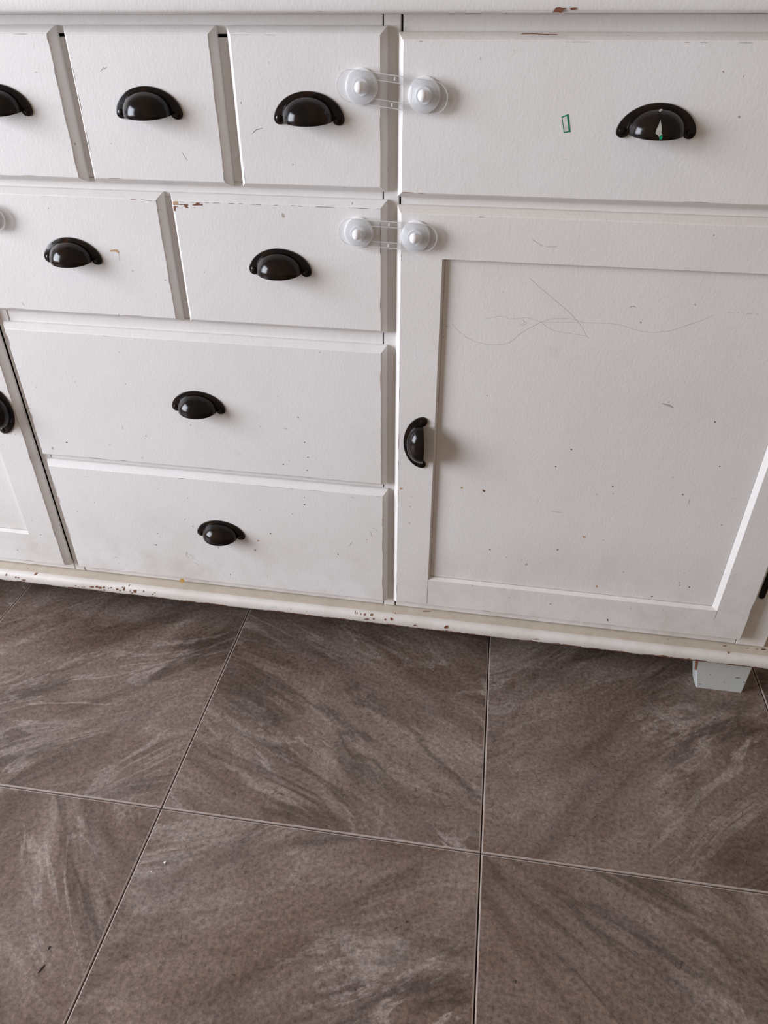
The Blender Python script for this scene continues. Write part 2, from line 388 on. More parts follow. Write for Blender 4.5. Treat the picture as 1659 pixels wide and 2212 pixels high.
# carcass behind the frame
b = MB()
b.box(-1.3236, -1.3050, 0.0352, 0.42, 0.1052, 0.9397, PAINT_FRAME); b.box(0.4450, 0.4636, 0.0352, 0.42, 0.1052, 0.9397, PAINT_FRAME)
b.box(-1.3050, 0.4450, 0.405, 0.42, 0.1052, 0.9397, DARKWOOD); b.box(-1.3050, 0.4450, 0.0352, 0.405, 0.1052, 0.120, DARKWOOD)
b.box(-0.725, -0.706, 0.0355, 0.405, 0.120, 0.9390, DARKWOOD); b.box(-0.153, -0.135, 0.0355, 0.405, 0.120, 0.9390, DARKWOOD)
for z in (0.755, 0.58, 0.345): b.box(-0.706, -0.153, 0.0355, 0.405, z, z+0.008, DARKWOOD)
b.build('carcass', side)
# countertop with a rounded front edge
def extrude_x(name, prof, x0, x1, mats, parent=side, seg=60, wob=0.0003, ends=True):
    b = MB(); n = len(prof); vs = []
    for i in range(seg+1):
        x = x0 + (x1-x0)*i/seg
        for k, (y, z) in enumerate(prof):
            vs.append((x, y + noise.noise(Vector((x*25, k*1.3, 0)))*wob, z + noise.noise(Vector((x*25, k*1.3, 7)))*wob))
    for k in range(n):
        k2 = (k+1) % n
        b.add([], [], mats[k])
    b.v = vs
    for i in range(seg):
        for k in range(n):
            k2 = (k+1) % n
            b.f.append((i*n + k, (i+1)*n + k, (i+1)*n + k2, i*n + k2)); b.m.append(b.mi(mats[k]))
    b.f.append(tuple(range(n))); b.m.append(b.mi(mats[0])); b.f.append(tuple(reversed([seg*n + k for k in range(n)]))); b.m.append(b.mi(mats[0]))
    return b.build(name, parent)
pr = [(0.44, 0.9400), (-0.0150, 0.9400), (-0.0185, 0.9412), (-0.0200, 0.9440), (-0.0205, 0.9520), (-0.0200, 0.9680), (-0.0175, 0.9725), (-0.0130, 0.9745), (0.44, 0.9750)]
o = extrude_x('countertop', pr, -1.362, 0.502, [PAINT_TOP]*len(pr)); recalc(o); autosmooth(o, 50)
# base moulding with a grimy flat ledge and a rounded front
pr = [(0.42, 0.1048), (0.0150, 0.1048), (-0.0040, 0.1046), (-0.0085, 0.1036), (-0.0118, 0.1012), (-0.0136, 0.0980), (-0.0143, 0.0940), (-0.0142, 0.0890), (-0.0130, 0.0852), (-0.0100, 0.0825), (-0.0050, 0.0800), (0.0, 0.0790), (0.42, 0.0790)]
mm = [GRIME, GRIME] + [PAINT_MOULD]*(len(pr)-2)
o = extrude_x('base_moulding', pr, -1.343, 0.483, mm, seg=160, wob=0.0005); recalc(o); autosmooth(o, 40)
# feet: tapered blocks
def foot(xa, xb, y0, y1, sgn=1):
    b = MB(); t = 0.0150
    if sgn > 0: top = (xa - 0.018, xb + 0.001); bot = (xa, xb)
    else: top = (xa - 0.001, xb + 0.018); bot = (xa, xb)
    zs = [(0.0789, top), (0.040, ((top[0]*0.52+bot[0]*0.48), (top[1]*0.52+bot[1]*0.48))), (0.0, bot)]
    vs = []
    c = 0.0022
    for z, (p, q) in zs: vs += [(p + c, y0, z), (q - c, y0, z), (q, y0 + c, z), (q, y1, z), (p, y1, z), (p, y0 + c, z)]
    fs = [(5, 4, 3, 2, 1, 0), (12, 13, 14, 15, 16, 17)]
    for k in range(2):
        for j in range(6):
            a_, c_ = k*6 + j, k*6 + (j+1) % 6; fs.append((a_, c_, c_+6, a_+6))
    b.add(vs, fs, FOOTP); o = b.build('foot', side); recalc(o); return o
ft = foot(0.3835, 0.4585, 0.0120, 0.040)
foot(-1.3185, -1.2435, 0.0120, 0.040, -1); foot(0.3835, 0.4585, 0.34, 0.40); foot(-1.3185, -1.2435, 0.34, 0.40, -1)
b = MB(); b.add([(0.3660, 0.0122, 0.0775), (0.3700, 0.0116, 0.0770), (0.3735, 0.0116, 0.0560), (0.3745, 0.0116, 0.0400), (0.3722, 0.0130, 0.0400), (0.3695, 0.0135, 0.0570)], [(0, 1, 2, 3, 4, 5)], MARK['brown'])
CH_FOOT = b

# drawers: name, x0, x1, z0, z1, handle x, handle z
DR = {'D1': (-0.7020, -0.5376, 0.7721, 0.9215, -0.6188, 0.8448), 'D2': (-0.5149, -0.3468, 0.7721, 0.9215, -0.4291, 0.8445),
      'D3': (-0.3212, -0.1552, 0.7721, 0.9215, -0.2371, 0.8418), 'D4': (-0.1298, 0.4175, 0.7674, 0.9164, 0.1435, 0.8360),
      'D11': (-1.2780, -0.7320, 0.7674, 0.9164, -1.0035, 0.8360),
      'D5': (-0.7055, -0.4401, 0.5976, 0.7484, -0.5709, 0.6716), 'D6': (-0.4169, -0.1552, 0.5976, 0.7484, -0.2854, 0.6695),
      'D7': (-0.7058, -0.1552, 0.3595, 0.5657, -0.4271, 0.4630), 'D8': (-0.7030, -0.1532, 0.1280, 0.3365, -0.4235, 0.2332)}
LAB = {}
PARTS = {}
for k, (x0, x1, z0, z1, hx, hz) in DR.items():
    PARTS[k] = front('drawer', x0, x1, z0, z1, PAINT, topm=YELLOWED if k in ('D4', 'D11') else None)
L_ = {'D6': 'drawer front with brown paint chips along its top left corner', 'D4': 'wide drawer front with a small green bordered sticker',
      'D8': 'lowest wide drawer front with grubby speckled paint', 'D5': 'drawer front with a small tan scrape beside its handle'}
for k, v in L_.items(): PARTS[k]['label'] = v
# doors: frame with a recessed panel
PARTS['D10'] = front('door', -0.1298, 0.4175, 0.1293, 0.7437, PAINT_DOOR, hole=(-0.0785, 0.3700, 0.1822, 0.6930, 0.003, 0.0068, 0.0035, 0.0015, 0.0060), topm=YELLOWED)
PARTS['D9'] = front('door', -1.2795, -0.7324, 0.1275, 0.7437, PAINT_DOOR, hole=(-1.2310, -0.7830, 0.1888, 0.6930, 0.003, 0.003, 0.0035, 0.0015, 0.0060))
for k, a in (('D10', (-0.0752, 0.3628, 0.1868, 0.6912)), ('D9', (-1.2277, -0.7862, 0.1934, 0.6912))):
    b = MB(); b.box(a[0], a[1], 0.0063, 0.0140, a[2], a[3], PAINT_DOOR); PARTS[k + 'p'] = b.build('panel', PARTS[k])
PARTS['D10']['label'] = 'door with a recessed panel, pencil scribbles and a black cup handle at its left'
PARTS['D9']['label'] = 'door at the left edge with a recessed panel'
# thin joints between rails and stiles of the door frame are scribed lines
b = MB(); b.add([(-0.0789, -0.0002, 0.1820), (-0.0781, -0.0002, 0.1820), (-0.0781, -0.0002, 0.1310), (-0.0789, -0.0002, 0.1310)], [(0, 1, 2, 3)], MARK['grey']); b.build('frame_joint', PARTS['D10']); b = MB()
b.add([(0.3700, -0.0002, 0.1815), (0.3706, -0.0002, 0.1815), (0.3704, -0.0002, 0.1600)], [(0, 1, 2)], MARK['dark'])
b.build('frame_joint', PARTS['D10'])
# black hinge on the right stile beside the door
def hinge(xc, z0, z1):
    b = MB(); n = 14; r = 0.0042; vs = []
    out = []
    for i in range(n+1): a_ = math.pi*i/n; out.append((xc + r*math.cos(a_), z1 + r*math.sin(a_)))
    for i in range(n+1): a_ = math.pi + math.pi*i/n; out.append((xc + r*math.cos(a_), z0 + r*math.sin(a_)))
    N = len(out)
    rings = [(0.82, 0.0110), (1.0, 0.0118), (1.0, 0.0148)]
    for s_, y in rings:
        for (x, z) in out:
            zc = z1 if z > (z0+z1)/2 else z0
            vs.append((xc + (x-xc)*s_, y, zc + (z-zc)*s_))
    fs = [tuple(range(N)), tuple(reversed(range(2*N, 3*N)))]
    for k in range(2):
        for i in range(N): j = (i+1) % N; fs.append((k*N+i, (k+1)*N+i, (k+1)*N+j, k*N+j))
    b.add(vs, fs, BLACKMETAL)
    o = b.build('hinge', PARTS['D10']); recalc(o); return o
hinge(0.4308, 0.2100, 0.2680); hinge(0.4308, 0.5900, 0.6500)

# ------------------------------------------------------------------ cup handle
def handle_mesh(patch=False):
    b = MB()
    # flange plate: crescent with round lobes; slot-headed screws on the lobes
    NA = 44; lobe = 0.0062; W_ = 0.0412; H = 0.0275
    outer = []; 
    for i in range(NA+1):
        a = math.pi*i/NA
        x = W_*math.cos(a); z = H*math.sin(a)**1.12
        outer.append((x, z))
    # outer closes underneath through lobes and a flat back hidden under the dome
    def lobe_arc(cx, s_):
        r = []
        for i in range(1, 9):
            a = -math.pi*i/9
            r.append((cx + s_*lobe*math.cos(a), lobe*math.sin(a)*1.0))
        return r
    cxr = W_ - lobe
    left = lobe_arc(-cxr, -1)             # from x=-W down round to inner side
    right = list(reversed(lobe_arc(cxr, 1)))
    out = outer + left + [(-cxr + lobe, 0.0005), (-0.0262, 0.002), (0.0262, 0.002), (cxr - lobe, 0.0005)] + right
    N = len(out)
    def sc(s_, x, z): return (x*s_, (z-0.006)*s_ + 0.006)
    rings = [(1.0, 0.0), (1.0, -0.0012), (0.985, -0.0022), (0.955, -0.0026)]
    vs = []
    for s_, y in rings:
        for x, z in out:
            X, Z = sc(s_, x, z); vs.append((X, y, Z))
    fs = []
    for k in range(3):
        for i in range(N): j = (i+1) % N; fs.append((k*N+i, k*N+j, (k+1)*N+j, (k+1)*N+i))
    # cap as a strip fan to an inner crescent centre line
    top = 3*N
    fs.append(tuple(top + i for i in range(N)))
    fs.append(tuple(reversed(range(N))))
    b.add(vs, fs, BRONZE)
    # dome: part of an ellipsoid shell, open below
    A, Bz, Cy = 0.0298, 0.0230, 0.0248
    NU, NV = 36, 18; b0 = math.radians(-13)
    def P(al, be, k=0.0, lift=0.0):
        s_ = math.sin(al)
        x = (A-k+lift)*math.cos(al)
        f = s_**0.92 if s_ > 0 else 0
        return (x, -0.0015 - (Cy-k+lift)*f*math.cos(be), (Bz-k+lift)*f*math.sin(be))
    vs = []; fs = []
    for sh in (0.0, 0.0014):
        for i in range(NU+1):
            for j in range(NV+1):
                al = math.pi*i/NU; be = b0 + (math.pi/2 - b0)*j/NV
                vs.append(P(al, be, sh))
    def id_(s_, i, j): return s_*(NU+1)*(NV+1) + i*(NV+1) + j
    for i in range(NU):
        for j in range(NV):
            fs.append((id_(0, i, j), id_(0, i, j+1), id_(0, i+1, j+1), id_(0, i+1, j)))
            fs.append((id_(1, i, j), id_(1, i+1, j), id_(1, i+1, j+1), id_(1, i, j+1)))
        fs.append((id_(0, i, 0), id_(0, i+1, 0), id_(1, i+1, 0), id_(1, i, 0)))
    b.add(vs, fs, BRONZE)
    # raised bead where the dome meets the plate
    vs = []; fs = []
    for i in range(NU+1):
        a = math.pi*i/NU; cx_, cz_ = (A + 0.0002)*math.cos(a), (Bz + 0.0002)*math.sin(a)**0.95
        nx, nz = math.cos(a), math.sin(a)
        for q in range(6):
            t = 2*math.pi*q/6
            vs.append((cx_ + nx*0.0011*math.cos(t), -0.0026 + 0.0011*math.sin(t), cz_ + nz*0.0011*math.cos(t)))
    for i in range(NU):
        for q in range(6): fs.append((i*6+q, i*6+(q+1) % 6, (i+1)*6+(q+1) % 6, (i+1)*6+q))
    b.add(vs, fs, BRONZE)
    # screws: low domes with a slot
    for sx in (-1, 1):
        cx_ = sx*(W_ - lobe - 0.0004); cz_ = 0.0004
        vs = []; fs = []; n = 16
        for r, y in ((0.0037, -0.0026), (0.0034, -0.0036), (0.0022, -0.0043), (0.0009, -0.0045)):
            for q in range(n): t = 2*math.pi*q/n; vs.append((cx_ + r*math.cos(t), y, cz_ + r*math.sin(t)))
        for k in range(3):
            for q in range(n): fs.append((k*n+q, k*n+(q+1) % n, (k+1)*n+(q+1) % n, (k+1)*n+q))
        fs.append(tuple(3*n + q for q in range(n)))
        b.add(vs, fs, BRONZE)
        c, s_ = math.cos(0.9), math.sin(0.9); hw = 0.0003; hl = 0.0026
        q4 = [(cx_ + c*a_ - s_*d_, -0.00465, cz_ + s_*a_ + c*d_) for a_, d_ in ((-hl, -hw), (hl, -hw), (hl, hw), (-hl, hw))]
        b.add(q4, [(0, 1, 2, 3)], BLACKMETAL)
    if patch:
        def pp(x, bd): return P(math.acos(max(-1, min(1, x/A))), math.radians(bd), 0, 0.0007)
        pts = [(-0.0040, 4), (-0.0036, 14), (-0.0022, 22), (-0.0010, 36), (0.0004, 24), (0.0012, 14), (0.0016, 6), (0.0030, 2), (0.0036, -4), (0.0010, -6), (-0.0012, 0)]
        b.add([pp(*p) for p in pts], [tuple(range(len(pts)))], PATCH)
        pts = [(0.0002, -4), (0.0008, 0), (0.0022, 1), (0.0036, -2), (0.0034, -9), (0.0012, -10)]
        b.add([P(math.acos(x/A), math.radians(d_), 0, 0.0009) for x, d_ in pts], [tuple(range(len(pts)))], MINT)
        pts = [(-0.0030, 62), (-0.0018, 70), (0.0006, 72), (0.0012, 66), (-0.0004, 62), (-0.0016, 57)]
        b.add([pp(*p) for p in pts], [tuple(range(len(pts)))], MARK['grey'])
    return b
def put_handle(o, par, x, z, rot=0.0):
    WPOS[o.name] = Vector((x, 0, z))
    o.parent = par; o.location = Vector((x, -0.0001, z)) - WPOS[par.name]; o.rotation_euler = (0, rot, 0)
h0 = handle_mesh().build('handle', origin=(0, 0, 0)); recalc(h0); autosmooth(h0, 40)
WP_BY_ID = {}
n_ = 0
for k, (x0, x1, z0, z1, hx, hz) in DR.items():
    if k == 'D4':
        o = handle_mesh(True).build('handle', origin=(0, 0, 0)); recalc(o); autosmooth(o, 40)
        o['label'] = 'black cup handle with a flaked white patch and green spot'
    elif n_ == 0: o = h0
    else: o = h0.copy(); COL.objects.link(o)
    n_ += 1
    put_handle(o, PARTS[k], hx, hz)
o = h0.copy(); COL.objects.link(o); put_handle(o, PARTS['D10'], -0.0950, 0.4352, -math.pi/2); o['label'] = 'black cup handle mounted upright on the door stile'
o = h0.copy(); COL.objects.link(o); put_handle(o, PARTS['D9'], -0.7625, 0.4325, math.pi/2); o['label'] = 'black cup handle mounted upright on the door stile'

